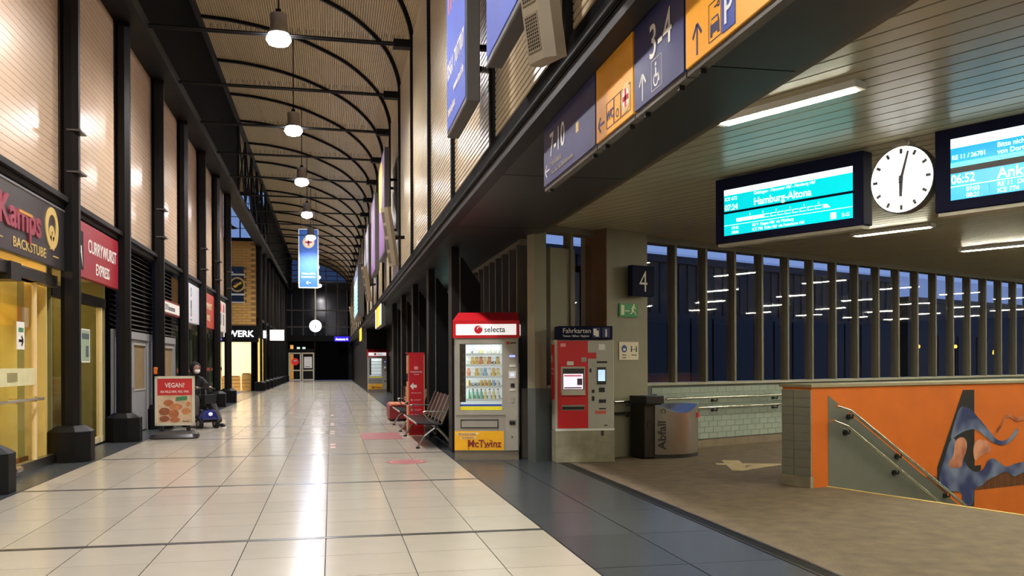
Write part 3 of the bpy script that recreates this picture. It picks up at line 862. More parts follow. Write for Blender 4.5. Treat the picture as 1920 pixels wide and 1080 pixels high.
MB().poly(smooth_poly([(3.09, .42), (3.24, .45), (3.42, .39), (3.45, .27), (3.33, .24), (3.21, .21), (3.09, .14), (3.05, .29)]), .008, .0095).build('mural_patch', mb2, ow)
td = [(3.54, .5), (3.67, .61), (3.76, .72), (3.88, .75), (4.02, .68), (4.21, .71), (4.5, .62)]
MB().poly([(x, y + .028) for x, y in td] + [(x, y - .028) for x, y in td[::-1]], .008, .0095).build('mural_tendril', mb3, ow)
# tiled end face and its concrete foot
EM = Matrix(((-N18.x, 0, -X18.x, P0.x + N18.x * .46), (-N18.y, 0, -X18.y, P0.y + N18.y * .46), (0, 1, 0, 0), (0, 0, 0, 1)))
ef = sroot('wall_end', M=EM)
MB().box(0, .46, .13, 1.17, 0, .008).build('joint_bed', jointM, ef)
MB().box(-.01, .47, 0, .13, -.02, .03).build('foot', concreteM, ef)
for j in range(10):
    for a, b in ((.0, .19), (.196, .46)):
        MB().box(a, b, .134 + .104 * j, .134 + .104 * j + .098, .0, .016 + random.uniform(0, .002)).build('tile', greytileM, ef)
# stair handrails
def wall_rail(name, pts, label, br):
    t = thing(name, label, 'handrail', M=OM, group=None)
    MB().tube([(x, y, .09) for x, y in pts], .021, 10).build('rail', chromeM, t, smooth=True)
    for x, y in br:
        MB().cyl((x, y - .05, .0), (x, y - .05, .03), .035, n=10).tube([(x, y - .05, .02), (x, y - .06, .08), (x, y, .085)], .01, 6).build('bracket', darksteelM, t)
wall_rail('handrail', [(.33, .97), (.57, .91), (2.74, -.40), (5.5, -2.07)], 'upper steel handrail sloping down the grey panel of the orange wall', [(.62, .88), (1.5, .35), (2.45, -.22), (3.6, -.92)])
wall_rail('handrail', [(.25, .80), (.50, .73), (2.19, -.31), (5.2, -2.12)], 'lower steel handrail sloping down the grey panel of the orange wall', [(.56, .69), (1.45, .145), (2.3, -.38), (3.5, -1.1)])
# level handrails along the window wall
for z, lb in ((.885, 'upper level handrail along the pale blue tiled wall'), (.71, 'lower level handrail along the pale blue tiled wall')):
    t = thing('handrail', lb, 'handrail', M=WM)
    MB().tube([(-1.2, .12, z), (9, .12, z)], .022, 10).build('rail', chromeM, t, smooth=True)
    for s in (.1, 1.83, 3.6, 5.3, 7.0):
        MB().cyl((s, 0.003, z - .06), (s, .03, z - .06), .03, n=10).tube([(s, .02, z - .06), (s + .02, .1, z - .07), (s + .02, .12, z - .01)], .012, 6).build('bracket', darksteelM, t)

# short rails across the pillar and beside the ticket machine
for z, a_ in ((.885, 'upper'), (.71, 'lower')):
    t = thing('handrail', a_ + ' short handrail across the foot of the square pillar', 'handrail', M=PM)
    MB().tube([(.06, .09, z), (.86, .09, z)], .022, 10).build('rail', chromeM, t, smooth=True); MB().tube([(.4, 0, z - .06), (.4, .08, z - .06), (.4, .09, z)], .012, 6).build('bracket', darksteelM, t)
    t = thing('handrail', a_ + ' short handrail between vending machine and ticket machine', 'handrail', M=WM)
    MB().tube([(-3.68, .09, z), (-3.1, .09, z)], .022, 10).build('rail', chromeM, t, smooth=True); MB().tube([(-3.5, .005, z - .06), (-3.5, .08, z - .06), (-3.5, .09, z)], .012, 6).build('bracket', darksteelM, t)

# ================================================================== SIGNS ON THE PILLAR
PF = PM @ Matrix(((1, 0, 0, 0), (0, 0, 1, 0), (0, 1, 0, 0), (0, 0, 0, 1)))     # x right, y up, z out of the pillar face
t = thing('platform_sign', 'navy box sign with a white figure four on the pillar', 'sign', M=PF @ Matrix.Translation((.37, 2.57, .09)))
MB().box(-.0, .5, 0, .49, 0, .1).build('case', deepnavyM, t, bevel=.01); MB().box(.1, .2, .1, .4, -.088, 0).build('bracket', greysilverM, t)
text('4', .50, paperM, t, .25, .07, .102, sxx=.8, bold=-.012)
t = thing('exit_sign', 'green emergency exit sign with running figure on the pillar', 'sign', M=PF @ Matrix.Translation((.25, 2.24, .005)))
MB().box(0, .4, 0, .215, 0, .02).build('plate', greenM, t)
wgM = mat('luminous_white', (226, 232, 196), .6)
MB().box(.03, .1, .03, .19, .02, .023).build('doorway', wgM, t)
MB().box(.12, .22, .09, .105, .02, .023).build('arrow', wgM, t)
MB().poly([(.27, .15), (.31, .16), (.36, .12), (.37, .13), (.32, .18), (.29, .18), (.25, .13), (.26, .12)], .02, .023).poly([(.28, .15), (.31, .16), (.31, .10), (.36, .07), (.36, .03), (.35, .03), (.345, .065), (.29, .09), (.27, .05), (.22, .05), (.22, .06), (.26, .065)], .02, .0235).build('runner', wgM, t)
disc(MB(), .318, .195, .017, .02, .023, 12).build('runner_head', wgM, t)
t = thing('notice_plate', 'white hygiene notice with blue mask symbol on the pillar', 'notice', M=PF @ Matrix.Translation((.25, 1.55, .004)))
MB().box(0, .43, 0, .29, 0, .008).build('plate', mat('notice_cream', (218, 208, 186), .6), t)
disc(MB(), .11, .18, .06, .008, .011).build('mask_symbol', mat('notice_blue', (30, 60, 130), .5), t)
MB().box(.085, .135, .15, .185, .011, .013).build('mask', paperM, t)
for q in (.27, .38):
    MB().box(q - .012, q + .012, .13, .2, .008, .010).build('figure', inkM, t); disc(MB(), q, .215, .012, .008, .010, 10).build('figure_head', inkM, t)
MB().box(.295, .355, .165, .175, .008, .010).build('distance_arrow', inkM, t)
text('Abstand', .035, inkM, t, .33, .07, .009); text('Maske', .035, inkM, t, .11, .07, .009); text('tragen', .035, inkM, t, .11, .03, .009)

# ================================================================== TICKET MACHINE
TM = Matrix.Translation((3.31, 13.42, 0)) @ Matrix.Rotation(R(-3), 4, 'Z')
tmx = thing('ticket_machine', 'red and grey ticket machine on a concrete block', 'ticket machine', M=TM)
MB().box(-.0, .91, .0, .32, 0, .48).build('concrete_base', concreteM, tmx, bevel=.008)
MB().box(.0, .91, .01, .31, .48, 1.86).build('body', lightgreyM, tmx, bevel=.015)
MB().box(.0, .91, -.0, .012, .48, .51).build('edge_strip', whiteM, tmx)
TF = Matrix(((1, 0, 0, 0), (0, 0, -1, .01), (0, 1, 0, 0), (0, 0, 0, 1)))
def tm_box(name, m, x0, x1, z0, z1, d0=0., d1=.006, parent=tmx):
    return MB().box(x0, x1, .01 - d1, .01 - d0, z0, z1).build(name, m, parent)
tm_box('red_panel', redM, .035, .50, .52, 1.84)
tm_box('grey_panel', lightgreyM, .503, .885, .52, 1.84)
bz = tm_box('screen_surround', mat('screen_bezel', (178, 172, 158), .5), .085, .455, 1.02, 1.45, .006, .02)
tm_box('screen_recess', darksteelM, .11, .44, 1.10, 1.42, .02, .022, bz)
sc = tm_box('screen', mat('ticket_screen', (236, 214, 226), .3, emit=1.1, var=.05), .12, .42, 1.11, 1.34, .022, .026)
tm_box('screen_block', mat('ticket_screen_dark', (70, 60, 74), .4, emit=.2), .33, .41, 1.17, 1.27, .026, .028, sc)
tm_box('screen_header', mat('ticket_screen_red', (210, 120, 140), .4, emit=.5), .13, .40, 1.30, 1.325, .026, .028, sc)
tm_box('screen_footer', mat('ticket_screen_dark', (70, 60, 74), .4, emit=.2), .13, .40, 1.12, 1.14, .026, .028, sc)
MB().add([(.085, .004, 1.02), (.455, .004, 1.02), (.455, -.06, 1.02), (.085, -.06, 1.02), (.1, -.01, 1.10), (.44, -.01, 1.10)], [(0, 1, 2, 3), (3, 2, 5, 4), (0, 4, 5, 1), (0, 3, 4), (1, 5, 2)]).build('keypad_ledge', mat('screen_bezel', (178, 172, 158), .5), tmx)
tm_box('ticket_slot', steelM, .095, .45, .79, .87, .006, .012)
tm_box('slot_opening', blackplasticM, .10, .445, .80, .845, .012, .014)
tm_box('bank_terminal', darksteelM, .64, .78, 1.18, 1.44, .006, .02)
tm_box('terminal_screen', mat('terminal_screen', (170, 200, 220), .3, emit=1.2, var=.3, scale=9), .655, .765, 1.23, 1.40, .02, .022)
tm_box('card_label', blackplasticM, .64, .80, 1.50, 1.53, .006, .009)
tm_box('coin_plate', steelM, .55, .61, 1.44, 1.50, .006, .012)
for z0, z1, x0, x1 in ((1.36, 1.42, .525, .555), (1.05, 1.10, .56, .60), (.93, 1.00, .56, .60), (1.06, 1.13, .67, .76), (.90, .95, .67, .78), (.80, .82, .67, .78), (.55, .565, .75, .80)):
    tm_box('slot', blackplasticM, x0, x1, z0, z1, .006, .012)
tm_box('red_sticker', redpaintM, .50, .63, 1.57, 1.66, .006, .008)
tm_box('red_label', mat('red_label', (206, 96, 80), .5), .61, .78, .73, .78, .006, .008)
tm_box('white_sticker', paperM, .67, .77, 1.70, 1.79, .006, .008)
tm_box('worn_sticker', paperM, .18, .28, 1.47, 1.53, .006, .008)
tm_box('small_emblem', mat('emblem_pink', (226, 150, 150), .5), .08, .16, 1.75, 1.80, .006, .008)
tm_box('grey_sticker', greysilverM, .40, .48, 1.52, 1.59, .006, .008)
MB().box(.70, .74, -.004, .0, .40, .48).build('hasp', blackplasticM, tmx)
hd = MB().box(.04, .87, -.06, .28, 1.86, 2.06).build('header', deepnavyM, tmx, bevel=.008)
TFh = Matrix(((1, 0, 0, 0), (0, 0, -1, -.06), (0, 1, 0, 0), (0, 0, 0, 1)))
text('Fahrkarten', .105, paperM, hd, .10, 1.955, .003, 'LEFT', .95, M=TFh)
text('Tickets / Billets / Biglietti', .045, paperM, hd, .10, 1.895, .003, 'LEFT', .9, M=TFh)
MB(TFh).box(.56, .68, 1.885, 2.035, .001, .002).build('symbol_field', navyM, hd); MB(TFh).box(.575, .625, 1.92, 2.02, .002, .004).box(.605, .655, 1.90, 1.99, .004, .006).build('ticket_symbol', paperM, hd)
MB(TFh).box(.71, .83, 1.885, 2.035, .001, .002).build('symbol_field', navyM, hd); text('i', .16, paperM, hd, .77, 1.905, .003, M=TFh, bold=.03)
MB().box(-.008, 0, .04, .29, .95, 1.78).build('side_red_panel', redpaintM, tmx)
MB().box(-.01, -.008, .08, .27, 1.40, 1.43).build('side_stripe', mat('emblem_pink', (226, 150, 150), .5), tmx)
MB().box(-.01, -.008, .08, .27, 1.33, 1.36).build('side_stripe', mat('emblem_pink', (226, 150, 150), .5), tmx)
MB().box(-.01, -.008, .2, .26, 1.52, 1.62).build('side_symbol', paperM, tmx)

# ================================================================== LITTER BIN
BM = Matrix.Translation((4.98, 13.72, 0)) @ Matrix.Rotation(R(17), 4, 'Z')
bn = thing('litter_bin', 'stainless litter bin with bowed front and black lid box', 'bin', M=BM)
arcp = [(.0 + .86 * i / 12, -.02 - .16 * math.sin(math.pi * i / 12)) for i in range(13)]
vs, fs = [], []
for i, (x, y) in enumerate(arcp):
    dip = .13 * math.sin(math.pi * i / 12)
    vs += [(x, y, .06), (x, y, .84 - dip), (x, .38, .06), (x, .38, .84)]
for i in range(12):
    k = 4 * i
    fs += [(k, k + 4, k + 5, k + 1), (k + 1, k + 5, k + 7, k + 3), (k + 2, k + 3, k + 7, k + 6), (k, k + 2, k + 6, k + 4)]
fs += [(0, 1, 3, 2), (48, 50, 51, 49)]
MB().add(vs, fs).build('steel_shell', steelM, bn, smooth=True)
MB().prism([(-.0, -.0)] + [(x, y + .015) for x, y in arcp] + [(.86, .36), (0, .36)], 0, .06).build('foot_ring', darksteelM, bn)
MB().box(-.19, 0, -.005, .37, .02, .84).build('side_box', mat('bin_dark_side', (52, 50, 46), .4, .7), bn)
MB().box(-.135, -.06, -.012, -.005, .48, .56).build('lock_plate', blackplasticM, bn)
MB().box(-.22, .13, -.09, .36, .86, .985).build('ash_box', blackplasticM, bn, bevel=.01)
MB().box(-.2, .1, -.05, .34, .84, .86).build('ash_box_foot', blackplasticM, bn)
bt_ = text('Abfall', .19, inkM, bn, 0, 0, .0, 'LEFT', 1.05, bold=.012)
bt_.matrix_local = Matrix.Translation((.145, -.105, .14)) @ Matrix.Rotation(R(-14), 4, 'Z') @ Matrix.Rotation(R(90), 4, 'X') @ Matrix.Rotation(R(90), 4, 'Z')
bm_ = ring(MB(), 0, 0, .028, .04, 0, .002, 16, -60, 240).build('bird_mark', inkM, bn)
bm_.matrix_local = Matrix.Translation((.105, -.098, .74)) @ Matrix.Rotation(R(-14), 4, 'Z') @ Matrix.Rotation(R(90), 4, 'X')
MB().box(.80, .845, -.065, -.04, .62, .70).build('red_sticker', redpaintM, bn)

# ================================================================== DEPARTURE BOARDS AND CLOCK ON THE PLATFORM
DM = Matrix(((-Y26.x, 0, -X26.x, 4.53), (-Y26.y, 0, -X26.y, 9.56), (0, 1, 0, 0), (0, 0, 0, 1)))   # x right, y up, z towards the hall
cyanM = mat('lcd_cyan', (0, 205, 215), .3, emit=1.05, var=.02)
skyM = mat('lcd_blue', (0, 165, 222), .3, emit=1.05, var=.02)
lcdM = mat('lcd_white', (236, 255, 255), .3, emit=1.3, var=0)
def board(x0, x1, z0, z1, label, face):
    t = thing('departure_board', label, 'display', M=DM @ Matrix.Translation((x0 * 1.094, 1.5 + (z0 - 1.5) * 1.094, 0)) @ Matrix.Scale(1.094, 4))
    w, h = x1 - x0, z1 - z0
    MB().box(0, w, 0, h, -.16, 0).build('housing', deepnavyM, t, bevel=.012)
    MB().box(.02, w - .02, -.03, 0, -.14, -.02).build('underside_tray', greysilverM, t)
    for q in (.25, w - .3):
        MB().box(q, q + .06, h, (3.63 - 1.5 - (z0 - 1.5) * 1.094) / 1.094 - .002, -.11, -.05).build('hanger', greysilverM, t)
    for (a, b, c, d) in face:
        MB().box(a, b, c, d, 0, .003).build('screen_field', cyanM if x0 < 1 else skyM, t)
    return t, w, h
t, w, h = board(-.37, 1.34, 2.745, 3.42, 'navy departure board showing the 07:24 train on cyan', [(.12, 1.61, .325, .49), (.12, 1.61, .075, .30)])
MB().box(.12, 1.61, .49, .55, 0, .003).build('bright_band', lcdM, t)
text('Hamburg-Altona', .105, lcdM, t, .50, .345, .004, 'LEFT', .95, bold=.01)
text('Göttingen - Hannover Hbf - Hamburg Hbf', .044, lcdM, t, .50, .452, .004, 'LEFT', .95)
text('07:24', .085, lcdM, t, .13, .335, .004, 'LEFT', .9, bold=.01)
text('ICE 672', .05, lcdM, t, .13, .435, .004, 'LEFT')
tr_ = MB()
tr_.box(.28, .62, .205, .24, .003, .005)
for q in range(8):
    tr_.box(.62 + q * .085, .69 + q * .085, .235, .241, .003, .005).box(.62 + q * .085, .69 + q * .085, .205, .211, .003, .005).box(.62 + q * .085, .626 + q * .085, .205, .241, .003, .005)
tr_.poly([(1.30, .205), (1.38, .205), (1.34, .241), (1.30, .241)], .003, .005)
tr_.build('train_diagram', lcdM, t)
for q in range(6):
    MB().box(.45 + q * .16, .455 + q * .16, .25, .275, .003, .005).build('section_mark', lcdM, t)
MB().box(.12, 1.61, .176, .181, .003, .005).build('divider_line', lcdM, t)
text('RE 9  Hagen Hbf  via Warburg', .042, lcdM, t, .48, .133, .004, 'LEFT', .95)
text('ICE 798  Köln Hbf  via Paderborn Hbf', .042, lcdM, t, .48, .088, .004, 'LEFT', .95)
text('07:42', .04, lcdM, t, .22, .133, .004, 'LEFT'); text('08:06', .04, lcdM, t, .22, .088, .004, 'LEFT')
text('E-G', .05, lcdM, t, 1.50, .098, .004, 'LEFT'); MB().box(1.38, 1.44, .09, .15, .003, .005).build('coach_symbol', lcdM, t)
t, w, h = board(2.01, 3.72, 2.755, 3.47, 'navy departure board showing arrival text at 06:52', [(.14, 1.61, .36, .52), (.14, 1.61, .09, .31)])
MB().box(.14, 1.61, .52, .60, 0, .003).build('bright_band', lcdM, t)
MB().box(.14, 1.61, .36, .40, .003, .004).build('pale_band', mat('lcd_pale', (100, 222, 226), .3, emit=1.05, var=0), t)
MB().box(.14, 1.61, .31, .36, .0, .003).build('grey_bar', mat('grey_bar', (84, 82, 90), .5), t)
text('06:52', .105, lcdM, t, .145, .225, .004, 'LEFT', .85, bold=.01); text('RE 11 / 26701', .052, lcdM, t, .15, .425, .004, 'LEFT', .95)
text('Ankunft', .12, lcdM, t, .52, .215, .004, 'LEFT', 1.0, bold=.01)
text('Bitte nicht einsteigen', .055, lcdM, t, .52, .465, .004, 'LEFT'); text('von Dortmund', .055, lcdM, t, .52, .41, .004, 'LEFT')
MB().box(.14, 1.61, .198, .203, .003, .005).build('divider_line', lcdM, t)
text('07:03', .05, lcdM, t, .27, .15, .004, 'LEFT'); text('08:21', .05, lcdM, t, .27, .1, .004, 'LEFT')
text('RE 11  Düsseldorf', .052, lcdM, t, .52, .15, .004, 'LEFT'); text('ICE 774', .052, lcdM, t, .52, .1, .004, 'LEFT')
def clock(name, M, r, label, hh, mm, depth=.1, stem=.3, lit=3.0):
    t = thing(name, label, 'clock', M=M)
    disc(MB(), 0, 0, r * 1.03, -depth, -.004, 40).build('case', blackplasticM, t)
    f = disc(MB(), 0, 0, r, -.004, 0, 40).build('face', mat('lit_clock_face', (255, 255, 255), .5, emit=1.5, var=0), t)
    tk = mat('clock_tick', (90, 86, 92), .5, emit=.0)
    for k in range(12):
        a = math.pi / 6 * k
        mb_ = MB(Matrix.Rotation(-a, 4, 'Z'))
        mb_.box(-.012 * r / .28, .012 * r / .28, r * .78, r * .93, .001, .003).build('hour_mark', tk, f)
    for nm, ang, ln, w_ in (('hour_hand', 360 / 12 * (hh + mm / 60), .52, .02), ('minute_hand', 6 * mm, .86, .014)):
        MB(Matrix.Rotation(-R(ang), 4, 'Z')).poly([(-w_ * r / .28, -.12 * r), (w_ * r / .28, -.12 * r), (w_ * .6 * r / .28, ln * r), (-w_ * .6 * r / .28, ln * r)], .004, .007).build(nm, tk, t)
    disc(MB(), 0, 0, .07 * r, .004, .01, 16).build('hub', tk, t)
    MB().box(-.025, .025, r * .98, r + stem, -depth * .8, -depth * .3).build('hanger', greysilverM, t)
    MB().box(-.09, .09, r * 1.0, r * 1.06 + .015, -depth, 0).build('hanger_foot', greysilverM, t)
    return t
clock('wall_clock', DM @ Matrix.Translation((1.71 * 1.094, 3.245, 0)), .314, 'round white lit clock hanging between the two departure boards', 6, 2.6, stem=.07)

# ================================================================== WAYFINDING SIGNS UNDER THE SOFFIT
def hall_sign(y0, y1, m, label, x=1.75, z0=2.97, z1=3.455):
    t = thing('direction_sign', label, 'sign', M=frame((x, y0, z0), (0, -1, 0), (-1, 0, 0)))
    w = y0 - y1
    MB().box(.004, w - .004, 0, z1 - z0, -.07, 0).build('panel', m, t)
    MB().box(0, w, -.035, 0, -.06, -.01).build('lower_channel', mat('grey_channel', (92, 88, 80), .5, .4), t)
    for q in (.12, w - .14):
        MB().box(q, q + .025, -.06, -.035, -.05, -.02).build('clip', blackplasticM, t)
        MB().box(q, q + .03, z1 - z0, z1 - z0 + .024, -.05, -.02).build('hanger', darksteelM, t)
    return t
inkN = mat('sign_navy_ink', (46, 48, 92), .5)
t = hall_sign(7.47, 5.945, navyM, 'navy overhead sign reading 7-10 with left arrow')
text('7-10', .27, paperM, t, .22, .20, .002, 'LEFT', 1.0)
text('Fernbusse', .085, greysilverM, t, .26, .115, .002, 'LEFT'); text('Tram, Bus, Taxi, Bahnhofsvorplatz', .05, greysilverM, t, .26, .05, .002, 'LEFT')
arrow(MB(), .13, .11, .14, 180, .0, .002).build('arrow', paperM, t)
MB().box(1.03, 1.1, .2, .27, 0, .002).build('gold_symbol', goldM, t)
t = hall_sign(5.925, 5.16, yellowM, 'yellow overhead sign with WC symbols and left arrow')
arrow(MB(), .12, .1, .13, 180, 0, .002, .13).build('arrow', inkN, t)
def outline(t, x0, x1, y0, y1, m, w=.004, z=.002):
    for a, b, c, d in ((x0, x1, y0, y0 + w), (x0, x1, y1 - w, y1), (x0, x0 + w, y0, y1), (x1 - w, x1, y0, y1)):
        MB().box(a, b, c, d, 0, z).build('outline', m, t)
for x0, x1 in ((.24, .39), (.40, .53), (.54, .72)):
    outline(t, x0, x1, .035, .2, inkN)
text('WC', .085, inkN, t, .315, .085, .002, bold=.01)
ring(MB(), .465, .085, .02, .028, 0, .002, 14).build('wheel_symbol', inkN, t)
rg = disc(MB(), .63, .13, .085, 0, .002, 24).build('round_emblem', paperM, t); ring(MB(), .63, .13, .06, .082, .002, .003, 24).build('emblem_ring', goldM, t)
MB().box(.615, .645, .075, .185, .003, .004).build('emblem_cross', redpaintM, t)
MB().box(.575, .685, .115, .145, .003, .004).build('emblem_cross', redpaintM, t)
t = hall_sign(5.14, 4.365, navyM, 'navy overhead sign reading 3-4 with wheelchair symbol')
text('3-4', .27, paperM, t, .26, .215, .002, 'LEFT', 1.0)
arrow(MB(), .15, .1, .15, 90, 0, .002).build('arrow', paperM, t)
outline(t, .3, .46, .03, .2, paperM, .003)
ring(MB(), .37, .085, .03, .04, 0, .002, 18, 120, 400).build('wheelchair_wheel', paperM, t)
MB().poly([(.36, .15), (.375, .15), (.378, .11), (.41, .11), (.425, .065), (.412, .062), (.398, .096), (.36, .096)], 0, .002).build('wheelchair_user', paperM, t); disc(MB(), .367, .168, .011, 0, .002, 10).build('user_head', paperM, t)
t = hall_sign(4.345, 2.3, yellowM, 'yellow overhead sign with parking symbol and up arrow')
arrow(MB(), .15, .1, .15, 90, 0, .002, .1).build('arrow', inkN, t)
outline(t, .29, .43, .03, .21, inkN, .003)
MB().poly([(.31, .05), (.33, .05), (.33, .065), (.39, .065), (.39, .05), (.41, .05), (.41, .10), (.395, .135), (.325, .135), (.31, .10)], 0, .002).build('car_symbol', inkN, t)
MB().box(.325, .395, .105, .125, .002, .003).build('car_window', yellowM, t)
ring(MB(), .40, .18, .008, .014, 0, .002, 12).build('key_symbol', inkN, t); MB().box(.355, .388, .176, .183, 0, .002).build('key_shaft', inkN, t)
MB().box(.44, .58, .025, .215, 0, .003).build('parking_field', mat('parking_blue', (38, 66, 158), .5), t)
text('P', .19, paperM, t, .51, .055, .004, bold=.01)

# ================================================================== ADVERTISING BOXES AND SPEAKERS ON THE RIGHT WALL
adgreyM = mat('ad_case_grey', (66, 62, 58), .5, var=.08)
def ad_box(y0, y1, z0, z1, m, label, x=1.34, d=.14):
    t = thing('advertising_box', label, 'advertisement', M=frame((x, y0, z0), (0, -1, 0), (-1, 0, 0)))
    w, h = y0 - y1, z1 - z0
    MB().box(0, w, 0, h, -d, 0).build('case', adgreyM, t, bevel=.012)
    MB().box(.05, w - .05, .06, h - .06, 0, .006).build('poster_face', m, t)
    for q in (.25 * h, .75 * h):
        MB().box(w * .15, w * .2, q, q + .05, -(1.70 - x), -d).build('wall_bracket', blackM, t)
        MB().box(w * .6, w * .65, q, q + .05, -(1.70 - x), -d).build('wall_bracket', blackM, t)
    return t, w, h
blueposterM = mat('blue_poster', (42, 70, 170), .6, var=.12, scale=1.5, emit=.25)
t, w, h = ad_box(10.65, 9.1, 4.13, 7.0, blueposterM, 'tall blue advertising box with white telephone number')
text('0561 707707', .26, paperM, t, .12, .62, .008, 'LEFT', .95, bold=.01); text('www.taxi.de', .15, paperM, t, .62, .36, .008, 'LEFT', 1.0, bold=.01); text('Bahnhofplatz', .13, paperM, t, .14, .2, .008, 'LEFT', .9)
text('TAXI', .8, mat('poster_orange', (220, 120, 60), .5, emit=.15), t, .14, 1.35, .008, 'LEFT', .55, bold=.01)
MB().box(.06, .5, 2.2, 2.75, .006, .009).build('red_field', mat('poster_red', (176, 50, 44), .5, emit=.1), t)
t, w, h = ad_box(7.9, 5.95, 4.08, 7.0, blueposterM, 'blue advertising box with pale branching pattern')
bp = MB()
for q in range(6):
    x0 = .4 + .2 * q
    bp.tube([(x0, .9 + .1 * (q % 3), .007), (x0 + .15, 1.3, .007), (x0 + .05, 1.8, .007)], .012, 4)
stuff(bp.build('branch_pattern', mat('poster_pale_blue', (150, 176, 220), .5, emit=.1), t))
def blotch(name, c0, c1, sc):
    m = mural_mat(name, c0, c1, sc); return m
t, w, h = ad_box(26.0, 23.4, 4.35, 7.0, mat('purple_poster', (122, 70, 140), .4, emit=.25, var=.2, scale=2), 'purple advertising box with a yellow upper field')
MB().poly(smooth_poly([(.1, 2.55), (1.9, 2.55), (1.7, 1.6), (1.1, 1.2), (.1, 1.4)]), .006, .01).build('yellow_field', mat('poster_yellow', (226, 206, 40), .4, emit=.25), t)
t, w, h = ad_box(31.2, 28.6, 4.4, 6.8, mat('violet_poster', (150, 104, 170), .4, emit=.2, var=.3, scale=2), 'violet advertising box with pale diagonal print')
MB().poly([(.2, .4), (.5, .4), (2.2, 2.1), (1.9, 2.1)], .006, .01).build('diagonal_print', paperM, t)
t, w, h = ad_box(36.5, 33.6, 4.4, 6.6, mat('grey_poster', (120, 116, 128), .4, emit=.1, var=.3, scale=1.5), 'grey advertising box with dark print')
MB().box(.5, 2.0, .5, .9, .006, .01).build('dark_print', inkM, t)
t, w, h = ad_box(52.0, 45.0, 3.85, 6.35, mat('timetable_blue', (40, 42, 110), .4), 'large navy hall departure board with glowing lines', x=1.28, d=.3)
for q in range(9):
    MB().box(.3, w - .3, .2 + .2 * q, .34 + .2 * q, .006, .012).build('timetable_line', mat('timetable_glow', (160, 226, 214), .4, emit=1.0, var=.3), t)
def speaker(y, z, label):
    M = frame((1.34, y, z), (0, -1, 0), (-1, 0, 0)) @ Matrix.Rotation(R(22), 4, 'Y') @ Matrix.Rotation(R(9), 4, 'X')
    t = thing('column_speaker', label, 'speaker', M=M)
    sm = mat('speaker_beige', (138, 126, 106), .5, var=.08)
    MB().prism([(-.13, -.06), (.13, -.06), (.13, .02), (.085, .08), (-.085, .08), (-.13, .02)], 0, 1.25, 'y').build('case', sm, t)
    for k in range(4):
        g = MB().box(-.07, .07, .06 + .29 * k, .29 + .29 * k, .08, .084).build('grille', mat('speaker_grille', (120, 108, 88), .6), t)
        hm = MB()
        for i in range(6):
            for j in range(10):
                hm.box(-.058 + .021 * i, -.046 + .021 * i, .075 + .29 * k + .021 * j, .087 + .29 * k + .021 * j, .084, .0855)
        stuff(hm.build('grille_holes', blackM, g))
    MB().box(-.02, .02, .55, .62, -.34, -.06).build('wall_arm', blackM, t)
    return t
speaker(5.62, 3.40, 'beige perforated column speaker beside the blue pattern box')
speaker(19.9, 3.62, 'beige column speaker near the purple advertising box')
speaker(33.0, 3.72, 'beige column speaker below the grey advertising box')
speaker(56.0, 3.72, 'beige column speaker beyond the navy hall board')
# lit shop signs under the soffit further along
def lit_sign(y0, y1, cols, label):
    t = thing('light_sign', label, 'sign', M=frame((1.58, y0, 2.75), (0, -1, 0), (-1, 0, 0)))
    w = y0 - y1
    MB().box(0, w, 0, .72, -.12, 0).build('case', adgreyM, t)
    n = len(cols)
    for i, c in enumerate(cols):
        MB().box(w * i / n + .01, w * (i + 1) / n - .01, .03, .69, 0, .006).build('light_field', mat('lit_%d_%d_%d' % c, c, .4, emit=1.7, var=.05), t)
    MB().box(-.02, w + .02, .72, .735, -.14, .02).build('hanger_rail', blackM, t)
lit_sign(33.5, 29.6, [(250, 240, 220), (240, 60, 30), (255, 196, 20), (255, 170, 10), (250, 210, 60), (240, 240, 240)], 'glowing yellow and red snack shop sign under the soffit')
lit_sign(52.6, 48.9, [(255, 200, 40), (255, 180, 30)], 'glowing yellow sign above the distant vending machine')

